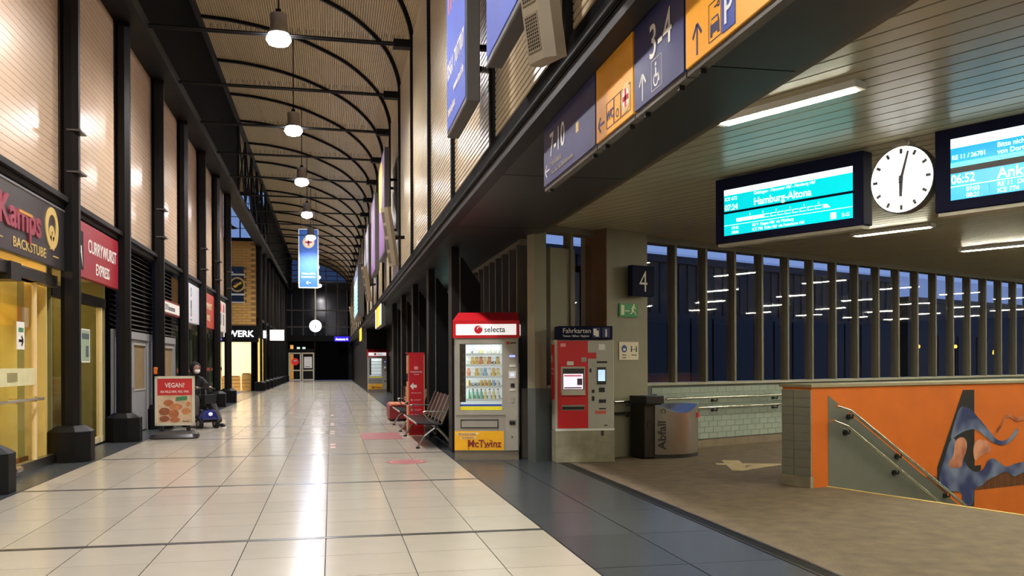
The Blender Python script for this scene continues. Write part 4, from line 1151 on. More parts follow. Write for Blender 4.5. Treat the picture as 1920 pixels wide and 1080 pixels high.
# ================================================================== VENDING MACHINES
def vending(M, label, full=True):
    t = thing('vending_machine', label, 'vending machine', M=M)
    W_, D_ = 1.0, .86
    c = MB().box(0, W_, 0, .03, .14, .77).box(0, .08, 0, .03, .77, 1.84).box(0, W_, 0, .03, 1.80, 1.90).box(.75, W_, 0, .03, .77, 1.80)
    c.box(0, .03, .03, D_, .14, 1.9).box(.75, W_, .03, D_, .14, 1.9).box(.03, .75, D_ - .03, D_, .14, 1.9).box(.03, .75, .03, D_, .14, .72).box(.03, .75, .03, D_, 1.86, 1.9)
    c.build('cabinet', greysilverM, t)
    MB().box(.0, W_, .02, D_, 0, .14).build('base', mat('base_steel', (140, 128, 110), .45, .5), t)
    f = MB().box(.02, .08, -.02, 0, .70, 1.87).box(.745, .80, -.02, 0, .70, 1.87).box(.08, .745, -.02, 0, .70, .77).box(.08, .745, -.02, 0, 1.81, 1.87).build('window_frame', mat('warm_silver', (170, 164, 152), .4, .3), t)
    MB().box(.08, .745, -.008, -.004, .77, 1.81).build('pane', clearM, f)
    MB().box(.03, .75, D_ - .06, D_ - .03, .77, 1.86).build('glowing_inner_back', mat('inner_white_glow', (225, 230, 230), .5, emit=.7), t)  # back sheet is no lamp; its glow is added to brighten the inside
    for x in (.045,):
        MB().box(x - .006, x + .006, .035, .06, .8, 1.8).build('light_tube', mat('cool_tube', (240, 250, 255), .4, emit=26., var=0), t)
    MB().box(.1, .72, .04, .12, 1.84, 1.855).build('light_tube', mat('cool_tube', (240, 250, 255), .4, emit=26., var=0), t)
    for z in (1.655, 1.485, 1.305, 1.145, .945):
        sh = MB().box(.18, .735, .05, .7, z - .012, z).build('shelf', steelM, t)
        MB().box(.18, .735, .042, .05, z - .03, z + .004).build('price_rail', whiteM, sh)
    MB().box(.085, .175, .02, .03, .90, 1.80).build('side_print', mat('snack_print', (74, 56, 40), .5, var=.9, scale=22), t)
    MB().box(.085, .74, .02, .035, .775, .835).build('yellow_strip', mat('strip_yellow', (240, 214, 40), .5, emit=.3), t)
    MB().box(.085, .74, .02, .035, .835, .865).build('blue_strip', mat('strip_blue', (40, 70, 170), .5, emit=.3), t)
    tr = MB().box(.10, .68, -.008, 0, .49, .635).build('delivery_flap', greysilverM, t)
    MB().box(.105, .675, -.012, -.008, .495, .51).build('flap_edge', darksteelM, tr); MB().box(.105, .675, -.012, -.008, .615, .63).build('flap_edge', darksteelM, tr)
    MB().box(.095, .11, -.012, -.008, .49, .635).build('flap_edge', darksteelM, tr); MB().box(.67, .685, -.012, -.008, .49, .635).build('flap_edge', darksteelM, tr)
    ad = MB().box(.0, .77, -.006, 0, .15, .45).build('yellow_advert', mat('advert_yellow', (240, 176, 20), .5, var=.08), t)
    VF = Matrix(((1, 0, 0, 0), (0, 0, -1, -.006), (0, 1, 0, 0), (0, 0, 0, 1)))
    brM = mat('advert_brown', (120, 60, 24), .6)
    MB(VF).poly([(.03, .38), (.37, .39), (.38, .43), (.03, .42)], .001, .003).build('advert_band', mat('advert_cream', (240, 210, 150), .6), ad)
    MB(VF).poly([(.09, .325), (.34, .335), (.34, .37), (.09, .36)], .001, .003).build('advert_band', mat('advert_cream', (240, 210, 150), .6), ad)
    text('VERNASCH DICH', .036, brM, ad, .05, .39, .004, 'LEFT', M=VF, bold=.02); text('GLÜCKLICH', .034, brM, ad, .11, .335, .004, 'LEFT', M=VF, bold=.02)
    text('McTwinz', .16, mat('advert_dark_red', (140, 46, 30), .6), ad, .2, .2, .004, 'LEFT', .9, M=VF, bold=.02)
    for q in range(14):
        disc(MB(VF), .12 + random.random() * .55, .17 + random.random() * .14, .006 + random.random() * .008, .001, .002, 8).build('advert_speck', brM, ad)
    # control column
    MB().box(.80, .99, -.015, 0, .15, 1.88).build('control_panel', mat('warm_silver', (170, 164, 152), .4, .3), t)
    def ctl(n_, m_, x0, x1, z0, z1, d=.02):
        return MB().box(x0, x1, -d - .006, -.015, z0, z1).build(n_, m_, t)
    ctl('lcd', mat('lcd_violet', (150, 160, 255), .4, emit=1.4), .86, .95, 1.60, 1.63)
    ctl('label_plate', paperM, .86, .96, 1.45, 1.48); ctl('keypad', whiteM, .85, .96, 1.27, 1.38); ctl('keypad_screen', mat('keypad_glow', (190, 200, 220), .4, emit=.8), .875, .935, 1.30, 1.35, .024)
    ctl('coin_slot', blackplasticM, .88, .94, 1.13, 1.19); ctl('coin_label', paperM, .86, .95, 1.08, 1.10); ctl('card_reader', greysilverM, .88, .93, .90, .97)
    ctl('coin_return', blackplasticM, .86, .95, .55, .60, .03); ctl('return_rim', steelM, .855, .955, .60, .625, .03); ctl('lock', darksteelM, .89, .91, .35, .37)
    ctl('round_logo', redM, .82, .86, 1.80, 1.84); ctl('small_logo_text', darksteelM, .87, .97, 1.81, 1.83)
    # red hood
    hd = MB().add([(-.02, -.03, 1.9), (W_ + .02, -.03, 1.9), (W_ + .02, D_, 1.9), (-.02, D_, 1.9), (-.02, -.03, 2.17), (W_ + .02, -.03, 2.17), (W_ + .02, D_, 2.3), (-.02, D_, 2.3), (.03, .42, 2.32), (W_ - .03, .42, 2.32)],
                  [(0, 1, 2, 3), (0, 4, 5, 1), (1, 5, 9, 6, 2), (3, 7, 8, 4, 0), (4, 8, 9, 5), (8, 7, 6, 9), (2, 6, 7, 3)]).build('red_hood', redM, t)
    HF = Matrix(((1, 0, 0, 0), (0, 0, -1, -.03), (0, 1, 0, 0), (0, 0, 0, 1)))
    MB(HF).box(.03, .97, 1.945, 2.115, .001, .006).build('logo_panel', mat('lit_logo_panel', (238, 236, 236), .4, emit=.75, var=.02), hd)
    disc(MB(HF), .38, 2.03, .065, .006, .009).build('logo_disc', redM, hd)
    ring(MB(HF), .395, 2.045, .022, .036, .009, .011, 14, 20, 200).build('logo_swirl', paperM, hd)
    text('selecta', .125, inkM, hd, .47, 1.99, .007, 'LEFT', .95, M=HF, bold=.012)
    MB().box(W_ + .02, W_ + .026, .08, .5, 1.945, 2.115).build('side_logo_panel', mat('lit_logo_panel', (238, 236, 236), .4, emit=.75, var=.02), hd)
    MB().box(W_, W_ + .008, .1, .8, .2, 1.5).build('side_sheet', lightgreyM, t)
    return t
VMM = Matrix.Translation((1.885, 14.22, 0)) @ Matrix.Rotation(R(-13), 4, 'Z')
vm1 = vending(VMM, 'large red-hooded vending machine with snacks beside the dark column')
rows = [(1.655, 'coil'), (1.485, 'bag'), (1.305, 'bag'), (1.145, 'can'), (.945, 'bottle')]
rname = ['top', 'second', 'third', 'fourth', 'lowest']
coil_me = None
for r_, (z, kind) in enumerate(rows):
    for i in range(8):
        x = .215 + .0655 * i
        cm = MB()
        pts = [(x + .024 * math.cos(a * .9), .07 + .012 * a / 1.2, z + .03 + .024 * math.sin(a * .9)) for a in range(0, 40)]
        cm.tube(pts, .0022, 3)
        co_ = cm.build('spiral_coil', chromeM, vm1)
        if random.random() < .12:
            continue
        col = random.choice([(240, 240, 235), (248, 246, 240), (240, 240, 235), (250, 250, 246), (250, 248, 240), (245, 244, 238), (236, 236, 240), (240, 224, 160), (230, 190, 110), (170, 196, 226), (214, 226, 214), (225, 150, 110), (245, 235, 200)])
        mm_ = mat('pack_%d_%d_%d' % col, col, .35, var=.25, scale=30, emit=.12)  # faint glow put into the pack colours so the goods look brighter
        if kind in ('coil', 'bag'):
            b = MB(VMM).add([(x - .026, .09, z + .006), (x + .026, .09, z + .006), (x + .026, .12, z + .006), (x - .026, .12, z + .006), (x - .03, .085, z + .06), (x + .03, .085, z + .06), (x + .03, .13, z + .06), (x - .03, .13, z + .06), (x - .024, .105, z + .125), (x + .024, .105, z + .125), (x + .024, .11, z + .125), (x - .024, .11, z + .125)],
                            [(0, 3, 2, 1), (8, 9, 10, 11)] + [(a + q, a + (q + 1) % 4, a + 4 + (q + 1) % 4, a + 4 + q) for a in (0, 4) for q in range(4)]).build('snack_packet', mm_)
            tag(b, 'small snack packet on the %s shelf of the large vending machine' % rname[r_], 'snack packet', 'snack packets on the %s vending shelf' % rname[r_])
        elif kind == 'can':
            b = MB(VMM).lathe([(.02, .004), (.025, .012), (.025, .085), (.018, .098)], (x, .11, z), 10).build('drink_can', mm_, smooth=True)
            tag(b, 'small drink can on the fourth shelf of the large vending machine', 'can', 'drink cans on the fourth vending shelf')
        else:
            bt2 = thing('drink_bottle', 'small drink bottle on the lowest shelf of the large vending machine', 'bottle', M=VMM @ Matrix.Translation((x, .11, z + .004)), group='drink bottles on the lowest vending shelf')
            MB().lathe([(.02, 0), (.025, .01), (.025, .09), (.011, .125), (.011, .14)], n=10).build('bottle_body', mat('bottle_green', (150, 205, 175), .2, var=.1, emit=.1) if i < 4 else mm_, bt2, smooth=True)  # green bottles carry the same added faint glow
            MB().cyl((0, 0, .14), (0, 0, .155), .013, n=8).build('cap', redM if i % 2 else whiteM, bt2)
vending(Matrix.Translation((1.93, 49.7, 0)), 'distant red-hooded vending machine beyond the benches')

# ================================================================== BENCHES, PILLAR, STICKERS
perfM = mat('perforated_black_steel', (30, 30, 32), .4, .6, var=.3, scale=120)
legM = mat('cast_aluminium', (150, 146, 138), .35, .9)
def bench(y0, n, label):
    t = thing('bench', label, 'bench', (1.5, y0, 0))
    L = .58 * n
    MB().box(.30, .36, 0, L, .36, .42).build('beam', darksteelM, t)
    for i in range(n):
        a = i * .58 + .02
        st_ = MB().add([(-.02, a, .43), (.44, a, .40), (.44, a + .54, .40), (-.02, a + .54, .43), (-.02, a, .45), (.44, a, .42), (.44, a + .54, .42), (-.02, a + .54, .45)],
                 [(0, 3, 2, 1), (4, 5, 6, 7), (0, 1, 5, 4), (1, 2, 6, 5), (2, 3, 7, 6), (3, 0, 4, 7)]).build('seat', perfM, t)
        MB().cyl((-.02, a, .44), (-.02, a + .54, .44), .016, n=8).build('seat_edge', chromeM, st_)
        bk_ = MB().add([(.44, a, .46), (.62, a, .92), (.62, a + .54, .92), (.44, a + .54, .46), (.46, a, .455), (.64, a, .91), (.64, a + .54, .91), (.46, a + .54, .455)],
                 [(0, 1, 2, 3), (7, 6, 5, 4), (0, 4, 5, 1), (1, 5, 6, 2), (2, 6, 7, 3), (3, 7, 4, 0)]).build('backrest', perfM, t)
        MB().tube([(.42, a, .43), (.63, a, .93)], .014, 6).build('back_edge', legM, bk_)
        MB().tube([(.42, a + .54, .43), (.63, a + .54, .93)], .014, 6).build('back_edge', legM, bk_)
    for y in (.05, L - .05):
        lg = MB().tube([(.32, y, .37), (.12, y, .22), (.0, y, .03)], .022, 8).tube([(.34, y, .37), (.5, y, .2), (.62, y, .03)], .022, 8).build('leg_frame', legM, t)
        MB().cyl((-.0, y, 0), (-.0, y, .03), .035, n=10).build('foot_pad', rubberM, lg); MB().cyl((.62, y, 0), (.62, y, .03), .035, n=10).build('foot_pad', rubberM, lg)
        MB().tube([(.38, y, .42), (.2, y, .5), (.1, y, .64), (.14, y, .66), (.5, y, .64)], .014, 6).build('armrest', legM, t)
bench(16.22, 5, 'black perforated metal bench in front of the red information pillar')
bench(20.35, 4, 'black perforated metal bench beyond the red information pillar')
rbn = thing('slatted_bench', 'red bench with orange wooden backrest beyond the metal benches', 'bench', (1.5, 24.2, 0))
MB().box(0, .5, 0, 1.4, .05, .42).build('red_body', mat('dark_red_box', (120, 20, 26), .5), rbn, bevel=.02)
for q in range(3):
    MB().box(.05 + .14 * q, .17 + .14 * q, -.05, 1.45, .42, .45).build('seat_slat', mat('orange_wood', (206, 120, 82), .5, var=.15), rbn)
for q in range(3):
    MB().box(.47 + .03 * q, .50 + .03 * q, -.05, 1.45, .5 + .13 * q, .61 + .13 * q).build('back_slat', mat('orange_wood', (206, 120, 82), .5, var=.15), rbn)
MB().box(.45, .5, .2, .26, .42, .9).build('upright', darksteelM, rbn); MB().box(.45, .5, 1.1, 1.16, .42, .9).build('upright', darksteelM, rbn)
rp_ = thing('information_pillar', 'slim red information pillar with white arrow between the benches', 'information pillar', (1.575, 19.35, 0))
MB().box(.03, .34, 0, .30, 0, 1.72).build('body', redpaintM, rp_)
MB().box(0, .03, .0, .3, .0, .62).build('edge_board', mat('pine_edge', (206, 140, 96), .5), rp_); MB().box(0, .03, .0, .3, .70, 1.12).build('edge_board', mat('pine_edge', (206, 140, 96), .5), rp_)
MB().box(0, .03, .0, .3, 1.3, 1.68).build('edge_board', mat('pine_edge', (206, 140, 96), .5), rp_); MB().box(.34, .36, .0, .3, 0, 1.70).build('edge_board', mat('pine_edge', (206, 140, 96), .5), rp_)
MB().box(-.02, .36, -.01, .31, 1.72, 1.74).build('top_plate', redpaintM, rp_)
RF = Matrix(((1, 0, 0, 0), (0, 0, -1, 0), (0, 1, 0, 0), (0, 0, 0, 1)))
pinkM = mat('pale_red_print', (226, 150, 150), .5)
MB(RF).poly([(.05, 1.03), (.12, 1.11), (.12, 1.06), (.19, 1.06), (.19, 1.0), (.12, 1.0), (.12, .95)], .001, .004).build('arrow', paperM, rp_)
MB(RF).box(.14, .22, 1.38, 1.45, .001, .004).build('logo', pinkM, rp_)
text('Reisendeninfo', .045, paperM, rp_, .185, 1.32, .002, M=RF, bold=.01); text('Kassel', .04, paperM, rp_, .185, 1.27, .002, M=RF); text('Bitte hier warten', .03, paperM, rp_, .185, .88, .002, M=RF)
for q in range(4):
    disc(MB(RF), .085, .74 - .105 * q, .022, .001, .003, 12).build('symbol', pinkM, rp_)
    MB(RF).box(.13, .29, .745 - .105 * q, .755 - .105 * q, .001, .003).build('text_line', pinkM, rp_); MB(RF).box(.13, .26, .725 - .105 * q, .733 - .105 * q, .001, .003).build('text_line', pinkM, rp_)
stM = mat('faded_red_sticker', (146, 78, 80), .45, var=.12, scale=8)
dd = thing('floor_sticker', 'round faded red sticker on the pale tiles before the vending machine', 'floor sticker', (1.125, 14.1, .002))
disc(MB(), 0, 0, .31, 0, .0015, 32).build('sheet', stM, dd); ring(MB(), 0, 0, .23, .25, .0015, .002, 32).build('printed_ring', pinkM, dd); text('BITTE ABSTAND', .07, pinkM, dd, 0, -.02, .002, ext=.0004)
tag(MB().box(.6, 1.42, 18.4, 20.2, .001, .003).build('floor_sticker', stM), 'rectangular faded red sticker beside the first bench', 'floor sticker')
for q, (y, w_) in enumerate(((16.7, .1), (17.3, .1), (20.0, .09), (20.6, .09), (22.9, .08), (23.5, .08), (27.2, .07))):
    tag(MB().box(-.02, .07, y, y + .33, .001, .002).build('distance_mark', mat('pale_red_mark', (180, 140, 134), .5)), 'small pale red distance mark on the floor joint', 'floor marking', 'distance marks along the floor joint')

# ================================================================== VEGAN POSTER STAND
ps = thing('poster_stand', 'white framed vegan food poster stand on a dark weighted foot', 'poster stand', (-3.14, 19.75, 0), R(4))
vs, fs = [], []
def rrect(w, h, r, n=6):
    o_ = []
    for cx, cy, a0 in ((w - r, h - r, 0), (-w + r, h - r, 90), (-w + r, -h + r, 180), (w - r, -h + r, 270)):
        for i in range(n + 1):
            a = R(a0 + 90 * i / n); o_.append((cx + r * math.cos(a), cy + r * math.sin(a)))
    return o_
lay = [(rrect(.46, .28, .12), 0), (rrect(.475, .30, .13), .03), (rrect(.45, .27, .12), .10), (rrect(.34, .16, .08), .15)]
n_ = len(lay[0][0])
for pl_, z in lay:
    vs += [(x, y, z) for x, y in pl_]
for j in range(len(lay) - 1):
    fs += [(j * n_ + i, j * n_ + (i + 1) % n_, (j + 1) * n_ + (i + 1) % n_, (j + 1) * n_ + i) for i in range(n_)]
fs += [tuple(range(n_))[::-1], tuple(range(3 * n_, 4 * n_))]
MB().add(vs, fs).build('weighted_foot', mat('foot_plastic', (48, 46, 46), .28, var=.15), ps, smooth=True)
for x in (-.26, .26):
    MB().box(x - .04, x + .04, -.02, .03, .1, .30).build('spring_leg', blackplasticM, ps)
bdp = MB().box(-.375, .375, -.02, .02, .28, 1.25).build('panel', mat('poster_photo', (206, 178, 146), .5, var=.25, scale=5), ps)
for a in ((-.385, -.335, .26, 1.27), (.335, .385, .26, 1.27), (-.385, .385, .26, .31), (-.385, .385, 1.22, 1.27)):
    MB().box(a[0], a[1], -.03, .03, a[2], a[3]).build('frame_bar', mat('snap_frame', (212, 204, 184), .4, .2), ps)
SF = Matrix(((1, 0, 0, 0), (0, 0, -1, -.021), (0, 1, 0, 0), (0, 0, 0, 1)))
MB(SF).box(-.335, .335, .88, 1.22, 0, .003).build('red_header', mat('poster_header_red', (196, 40, 40), .5), bdp)
text('VEGAN?', .13, paperM, bdp, 0, 1.04, .004, M=SF, sxx=.8, bold=.01); text('NA FALLS MAL VEG. FAN.', .068, paperM, bdp, 0, .93, .004, M=SF, sxx=.72, bold=.01)
MB(SF).poly([(.02, .76), (.24, .78), (.24, .86), (.02, .84)], .003, .005).build('green_label', mat('label_green', (70, 130, 84), .5), bdp)
bun = [(-.12, .72, .1, .07), (.02, .64, .13, .07), (-.2, .55, .11, .08), (-.02, .5, .1, .09), (.22, .55, .09, .07), (-.2, .4, .1, .06), (.0, .38, .1, .05), (.26, .7, .05, .05)]
for q, (x, y, a, b) in enumerate(bun):
    MB(SF).poly([(x + a * math.cos(k * .5236), y + b * math.sin(k * .5236)) for k in range(12)], .001 + .0004 * q, .002 + .0004 * q).build('printed_roll', mat('printed_crust_%d' % (q % 3), [(176, 104, 62), (196, 128, 80), (150, 84, 52)][q % 3], .5, var=.3, scale=14), bdp)
text('Kamps', .05, inkM, bdp, .22, .33, .004, M=SF)

# ================================================================== PERSON ON A MOBILITY SCOOTER
scM = Matrix.Translation((-3.1, 23.0, 0)) @ Matrix.Rotation(R(32), 4, 'Z')     # rides towards local -y
sc_ = thing('mobility_scooter', 'dark mobility scooter with blue front cover beside the poster stand', 'mobility scooter', M=scM)
blueM = mat('glossy_blue', (22, 40, 110), .2, coat=.6)
for x in (-.2, .2):
    for y, r_ in ((-.46, .125), (.42, .14)):
        wh = MB().cyl((x - .04, y, r_), (x + .04, y, r_), r_, n=20).build('wheel', rubberM, sc_, smooth=True)
        MB().cyl((x - .045, y, r_), (x + .045, y, r_), r_ * .5, n=12).build('hub', greysilverM, wh)
MB().box(-.2, .2, -.5, .3, .14, .19).build('deck', blackplasticM, sc_, bevel=.02)
MB().add([(-.24, .15, .2), (.24, .15, .2), (.24, .6, .2), (-.24, .6, .2), (-.2, .2, .42), (.2, .2, .42), (.2, .54, .4), (-.2, .54, .4)], [(0, 3, 2, 1), (4, 5, 6, 7), (0, 1, 5, 4), (1, 2, 6, 5), (2, 3, 7, 6), (3, 0, 4, 7)]).build('rear_cover', blackplasticM, sc_, bevel=.05, seg=3)
MB().add([(-.22, -.6, .2), (.22, -.6, .2), (.22, -.34, .2), (-.22, -.34, .2), (-.14, -.56, .44), (.14, -.56, .44), (.12, -.42, .46), (-.12, -.42, .46)], [(0, 3, 2, 1), (4, 5, 6, 7), (0, 1, 5, 4), (1, 2, 6, 5), (2, 3, 7, 6), (3, 0, 4, 7)]).build('front_cover', blueM, sc_, bevel=.05, seg=3)
MB().ball((0, -.60, .34), .055, .03, .045).build('headlamp', mat('headlamp_lens', (220, 226, 240), .15, emit=.3), sc_, smooth=True)
MB().cyl((0, .35, .4), (0, .35, .52), .04).box(-.22, .22, .12, .55, .52, .60).build('seat', blackplasticM, sc_, bevel=.03)
MB().box(-.21, .21, .5, .58, .6, 1.02).build('seat_back', blackplasticM, sc_, bevel=.03)
MB().tube([(0, -.46, .42), (0, -.32, .92)], .03, 8).build('tiller', blackplasticM, sc_)
MB().tube([(-.26, -.28, .92), (-.1, -.33, .95), (.1, -.33, .95), (.26, -.28, .92)], .016, 8).build('handlebar', darksteelM, sc_)
MB().taper(-.13, .13, -.60, -.42, .58, .80, -.02).build('basket', mat('black_basket', (20, 20, 22), .7), sc_)
def skin_body(name, verts, edges, radii, m, parent, root=0, sub=2):
    me = bpy.data.meshes.new(name)
    me.from_pydata(verts, edges, [])
    o = bpy.data.objects.new(name, me); COL.objects.link(o)
    me.materials.append(m)
    sk = o.modifiers.new('skin', 'SKIN'); sk.use_smooth_shade = True
    if not me.skin_vertices:
        me.skin_vertices.new() if hasattr(me.skin_vertices, 'new') else None
    for i, r_ in enumerate(radii):
        sv = me.skin_vertices[0].data[i]; sv.radius = r_ if isinstance(r_, tuple) else (r_, r_); sv.use_root = (i == root)
    sb = o.modifiers.new('sub', 'SUBSURF'); sb.levels = sub; sb.render_levels = sub
    o.parent = parent
    return o
pe = thing('person', 'person in black hooded jacket and white mask seated on the scooter', 'person', M=scM)
V = [(0, .32, .70), (0, .33, .92), (0, .28, 1.12), (0, .25, 1.24), (0, .20, 1.38),
     (-.19, .28, 1.13), (-.27, .08, .93), (-.16, -.16, .96), (.19, .28, 1.13), (.27, .08, .93), (.16, -.16, .96),
     (-.11, .26, .68), (-.14, -.12, .70), (-.16, -.22, .26), (.11, .26, .68), (.20, -.14, .70), (.34, -.42, .12)]
Ed = [(0, 1), (1, 2), (2, 3), (3, 4), (2, 5), (5, 6), (6, 7), (2, 8), (8, 9), (9, 10), (0, 11), (11, 12), (12, 13), (0, 14), (14, 15), (15, 16)]
Rd = [(.17, .14), (.17, .14), (.16, .13), .07, .085, .085, .07, .045, .085, .07, .045, .10, .085, .055, .10, .085, .055]
skin_body('body', V, Ed, Rd, mat('dark_jacket', (26, 25, 28), .75, var=.2), pe)
trM = mat('grey_trousers', (72, 68, 68), .8, var=.2)
skin_body('trouser_leg', [(.12, .16, .69), (.20, -.14, .70), (.27, -.28, .42), (.335, -.41, .13)], [(0, 1), (1, 2), (2, 3)], [.105, .095, .075, .068], trM, pe)
skin_body('trouser_leg', [(-.12, .16, .69), (-.14, -.12, .70), (-.15, -.18, .45), (-.16, -.22, .26)], [(0, 1), (1, 2), (2, 3)], [.105, .095, .075, .068], trM, pe)
hm_ = MB().ball((0, .20, 1.40), .105, .12, .135, 16, 12).build('head', mat('face_skin', (150, 108, 86), .6), pe, smooth=True)
MB().ball((0, .235, 1.42), .135, .135, .155, 16, 12).build('hood', mat('black_hood', (15, 15, 17), .85), hm_, smooth=True)
MB().ball((0, .115, 1.345), .072, .055, .06, 14, 10).build('mask', mat('white_mask', (225, 224, 222), .7), hm_, smooth=True)
for x in (-.035, .035):
    MB().ball((x, .092, 1.425), .013, .01, .008).build('eye', blackM, hm_)
MB().ball((0, .085, 1.39), .016, .02, .028).build('nose', mat('face_skin', (150, 108, 86), .6), hm_, smooth=True)
for s in (-1, 1):
    sh = MB().ball((.345 if s > 0 else -.16, -.49 if s > 0 else -.30, .055 if s > 0 else .245), .05, .12, .05).build('shoe', mat('dark_shoe', (24, 24, 26), .5), pe, smooth=True)
    MB().box((.30 if s > 0 else -.205), (.39 if s > 0 else -.115), (-.6 if s > 0 else -.41), (-.39 if s > 0 else -.2), (.0 if s > 0 else .19), (.022 if s > 0 else .21)).build('sole', paperM, sh)
    hx = .16 * s
    hv, he, hr = [(hx, -.16, .96), (hx * .98, -.21, .965)], [(0, 1)], [.034, .036]
    for f in range(4):
        k = len(hv)
        hv += [(hx + (f - 1.5) * .019, -.25, .968), (hx + (f - 1.5) * .02, -.285 + .006 * abs(f - 1.5), .955), (hx + (f - 1.5) * .02, -.295, .93)]
        he += [(1, k), (k, k + 1), (k + 1, k + 2)]; hr += [.0095, .009, .008]
    k = len(hv)
    hv += [(hx - .04 * s, -.21, .96), (hx - .05 * s, -.245, .95)]; he += [(1, k), (k, k + 1)]; hr += [.011, .009]
    skin_body('hand', hv, he, hr, mat('face_skin', (150, 108, 86), .6), pe, sub=1)
MB().box(-.06, .10, -.33, -.31, .97, 1.06).build('phone', darksteelM, pe)

# ================================================================== TRANSEPT ON THE LEFT AND FAR LEFT WALL
tw = sroot('wall_transept')
MB().box(-10, -4.2, 54.05, 54.4, 3.6, 8.64).box(-10, -9.6, 37.8, 54.05, 0, 11.3).build('core', mat('ochre_core', (150, 112, 60), .7), tw)
bme = MB().box(-.24, .24, -.04, 0, -.07, .07).mesh('brick'); bme.materials.append(brickM)
bf = MB()
for j in range(31):
    for i in range(12):
        x = -4.45 - .5 * i - (.25 if j % 2 else 0); z = 3.86 + .155 * j
        if i < 4 and not (-5.8 < x < -4.85 and 5.0 < z < 7.1):
            inst('brick', bme, tw, (x, 54.05, z))
        elif i >= 4:
            bf.box(x - .24, x + .24, 54.01, 54.05, z - .07, z + .07)
stuff(bf.build('brick_field', brickM, tw))
w3 = sroot('window_2', loc=(0, 54.1, 0))
MB().box(-10, -4.2, -.1, .3, 8.5, 8.7).box(-10, -4.2, -.1, .2, 11.2, 11.32).build('frame', blackM, w3)
for x in (-4.2, -5.05, -5.9, -6.75, -7.6, -8.45):
    MB().box(x - .03, x + .03, -.05, .1, 8.7, 11.2).build('glazing_bar', blackM, w3)
    MB().box(x - .82, x - .03, .0, .01, 8.7, 11.2).build('pane', clearM, w3)
for z in (9.25, 9.9, 10.65):
    MB().box(-10, -4.2, -.02, .06, z - .015, z + .015).build('glazing_bar', blackM, w3)
w4 = sroot('window_3', loc=(0, 54.0, 0))
MB().box(-5.85, -4.85, -.03, .05, 5.05, 7.05).build('dark_pane', mat('night_window', (14, 14, 18), .15), w4)
MB().box(-5.9, -4.8, -.06, .05, 6.55, 6.65).build('glazing_bar', whiteM, w4); MB().box(-5.9, -4.8, -.06, .05, 5.42, 5.52).build('glazing_bar', whiteM, w4); MB().box(-5.9, -4.8, -.06, .05, 5.0, 5.06).build('sill', whiteM, w4)
rsn = thing('roundel_sign', 'round black and yellow emblem behind the upper window', 'sign', M=frame((-5.2, 53.94, 6.03), (1, 0, 0), (0, -1, 0)))
ring(MB(), 0, 0, .33, .42, 0, .006, 28).build('outer_ring', goldM, rsn)
disc(MB(), 0, 0, .33, 0, .004, 28).build('disc_field', inkM, rsn)
MB().poly([(-.25, -.1), (-.05, .02), (.2, .18), (.26, .05), (.05, -.05), (-.1, -.2)], .004, .008).build('yellow_bird', mat('emblem_yellow', (236, 190, 40), .5), rsn)
MB().poly([(-.2, .0), (-.05, .16), (.05, .1), (-.1, -.04)], .008, .01).build('violet_wing', mat('emblem_violet', (96, 60, 120), .5), rsn)
# bakery shop at the transept
sw = sroot('wall_bakery', loc=(0, 54.1, 0))
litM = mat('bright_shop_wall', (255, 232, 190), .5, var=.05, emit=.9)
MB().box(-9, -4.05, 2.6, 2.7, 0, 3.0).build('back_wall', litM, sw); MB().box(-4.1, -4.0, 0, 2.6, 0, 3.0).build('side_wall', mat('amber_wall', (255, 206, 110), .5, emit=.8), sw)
MB().box(-9, -4.05, 0, 2.6, -.1, -.004).build('shop_floor', mat('pale_shop_floor', (220, 206, 176), .3), sw)
MB().box(-9, -4.05, 0, 2.6, 3.0, 3.1).build('shop_ceiling', whiteM, sw)
MB().box(-9, -4.05, -.08, .0, 2.78, 3.72).build('fascia', blackM, sw)
tag(MB().box(-7.5, -4.6, 55.0, 55.6, 2.9, 2.98).build('ceiling_light', mat('shop_flood', (255, 226, 170), .5, emit=12, var=0)), 'bright ceiling light inside the distant bakery shop', 'lamp')
sgb = thing('shop_sign', 'white glowing bakery lettering on a black fascia', 'sign', M=frame((-4.2, 54.0, 2.95), (1, 0, 0), (0, -1, 0)))
MB().box(-3.2, .02, -.05, .65, -.0, .015).build('backing', blackM, sgb)
text('BackWERK', .50, whiteemitM, sgb, -.12, .13, .02, 'RIGHT', 1.0, bold=.012, ext=.02)
for q, (x, wd, h_) in enumerate(((-5.7, 1.0, .8), (-4.85, .5, .95))):
    cc = thing('shop_counter', ['wide wooden bakery counter in the distant bakery shop', 'narrow wooden shelf unit in the distant bakery shop'][q], 'counter', (x, 55.2, 0))
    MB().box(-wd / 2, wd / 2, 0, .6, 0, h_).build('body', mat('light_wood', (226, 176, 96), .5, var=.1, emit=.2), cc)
    for z in (.2, .4, .6):
        MB().box(-wd / 2, wd / 2, -.01, 0, z, z + .02).build('board_joint', brownM, cc)
    MB().box(-wd / 2 + .05, wd / 2 - .05, .05, .5, h_, h_ + .05).build('tray', mat('tray_brown', (120, 70, 30), .5), cc)
for q in range(5):
    bx_ = thing('bell_lamp', 'black bell-shaped pendant lamp before the high transept window', 'lamp', [(-4.5, 47.5, 9.55), (-4.1, 48.4, 9.0), (-3.95, 50, 8.75), (-5.05, 49.0, 8.5), (-3.95, 52.5, 8.6)][q], group='black bell pendant lamps in the transept')
    MB().lathe([(.03, .45), (.05, .22), (.12, .14), (.32, .04), (.36, 0), (.3, .01)], n=16).build('shade', blackM, bx_, smooth=True)
    MB().cyl((0, 0, .44), (0, 0, 11.3 - bx_.location.z), .012, n=5).build('cord', blackM, bx_)
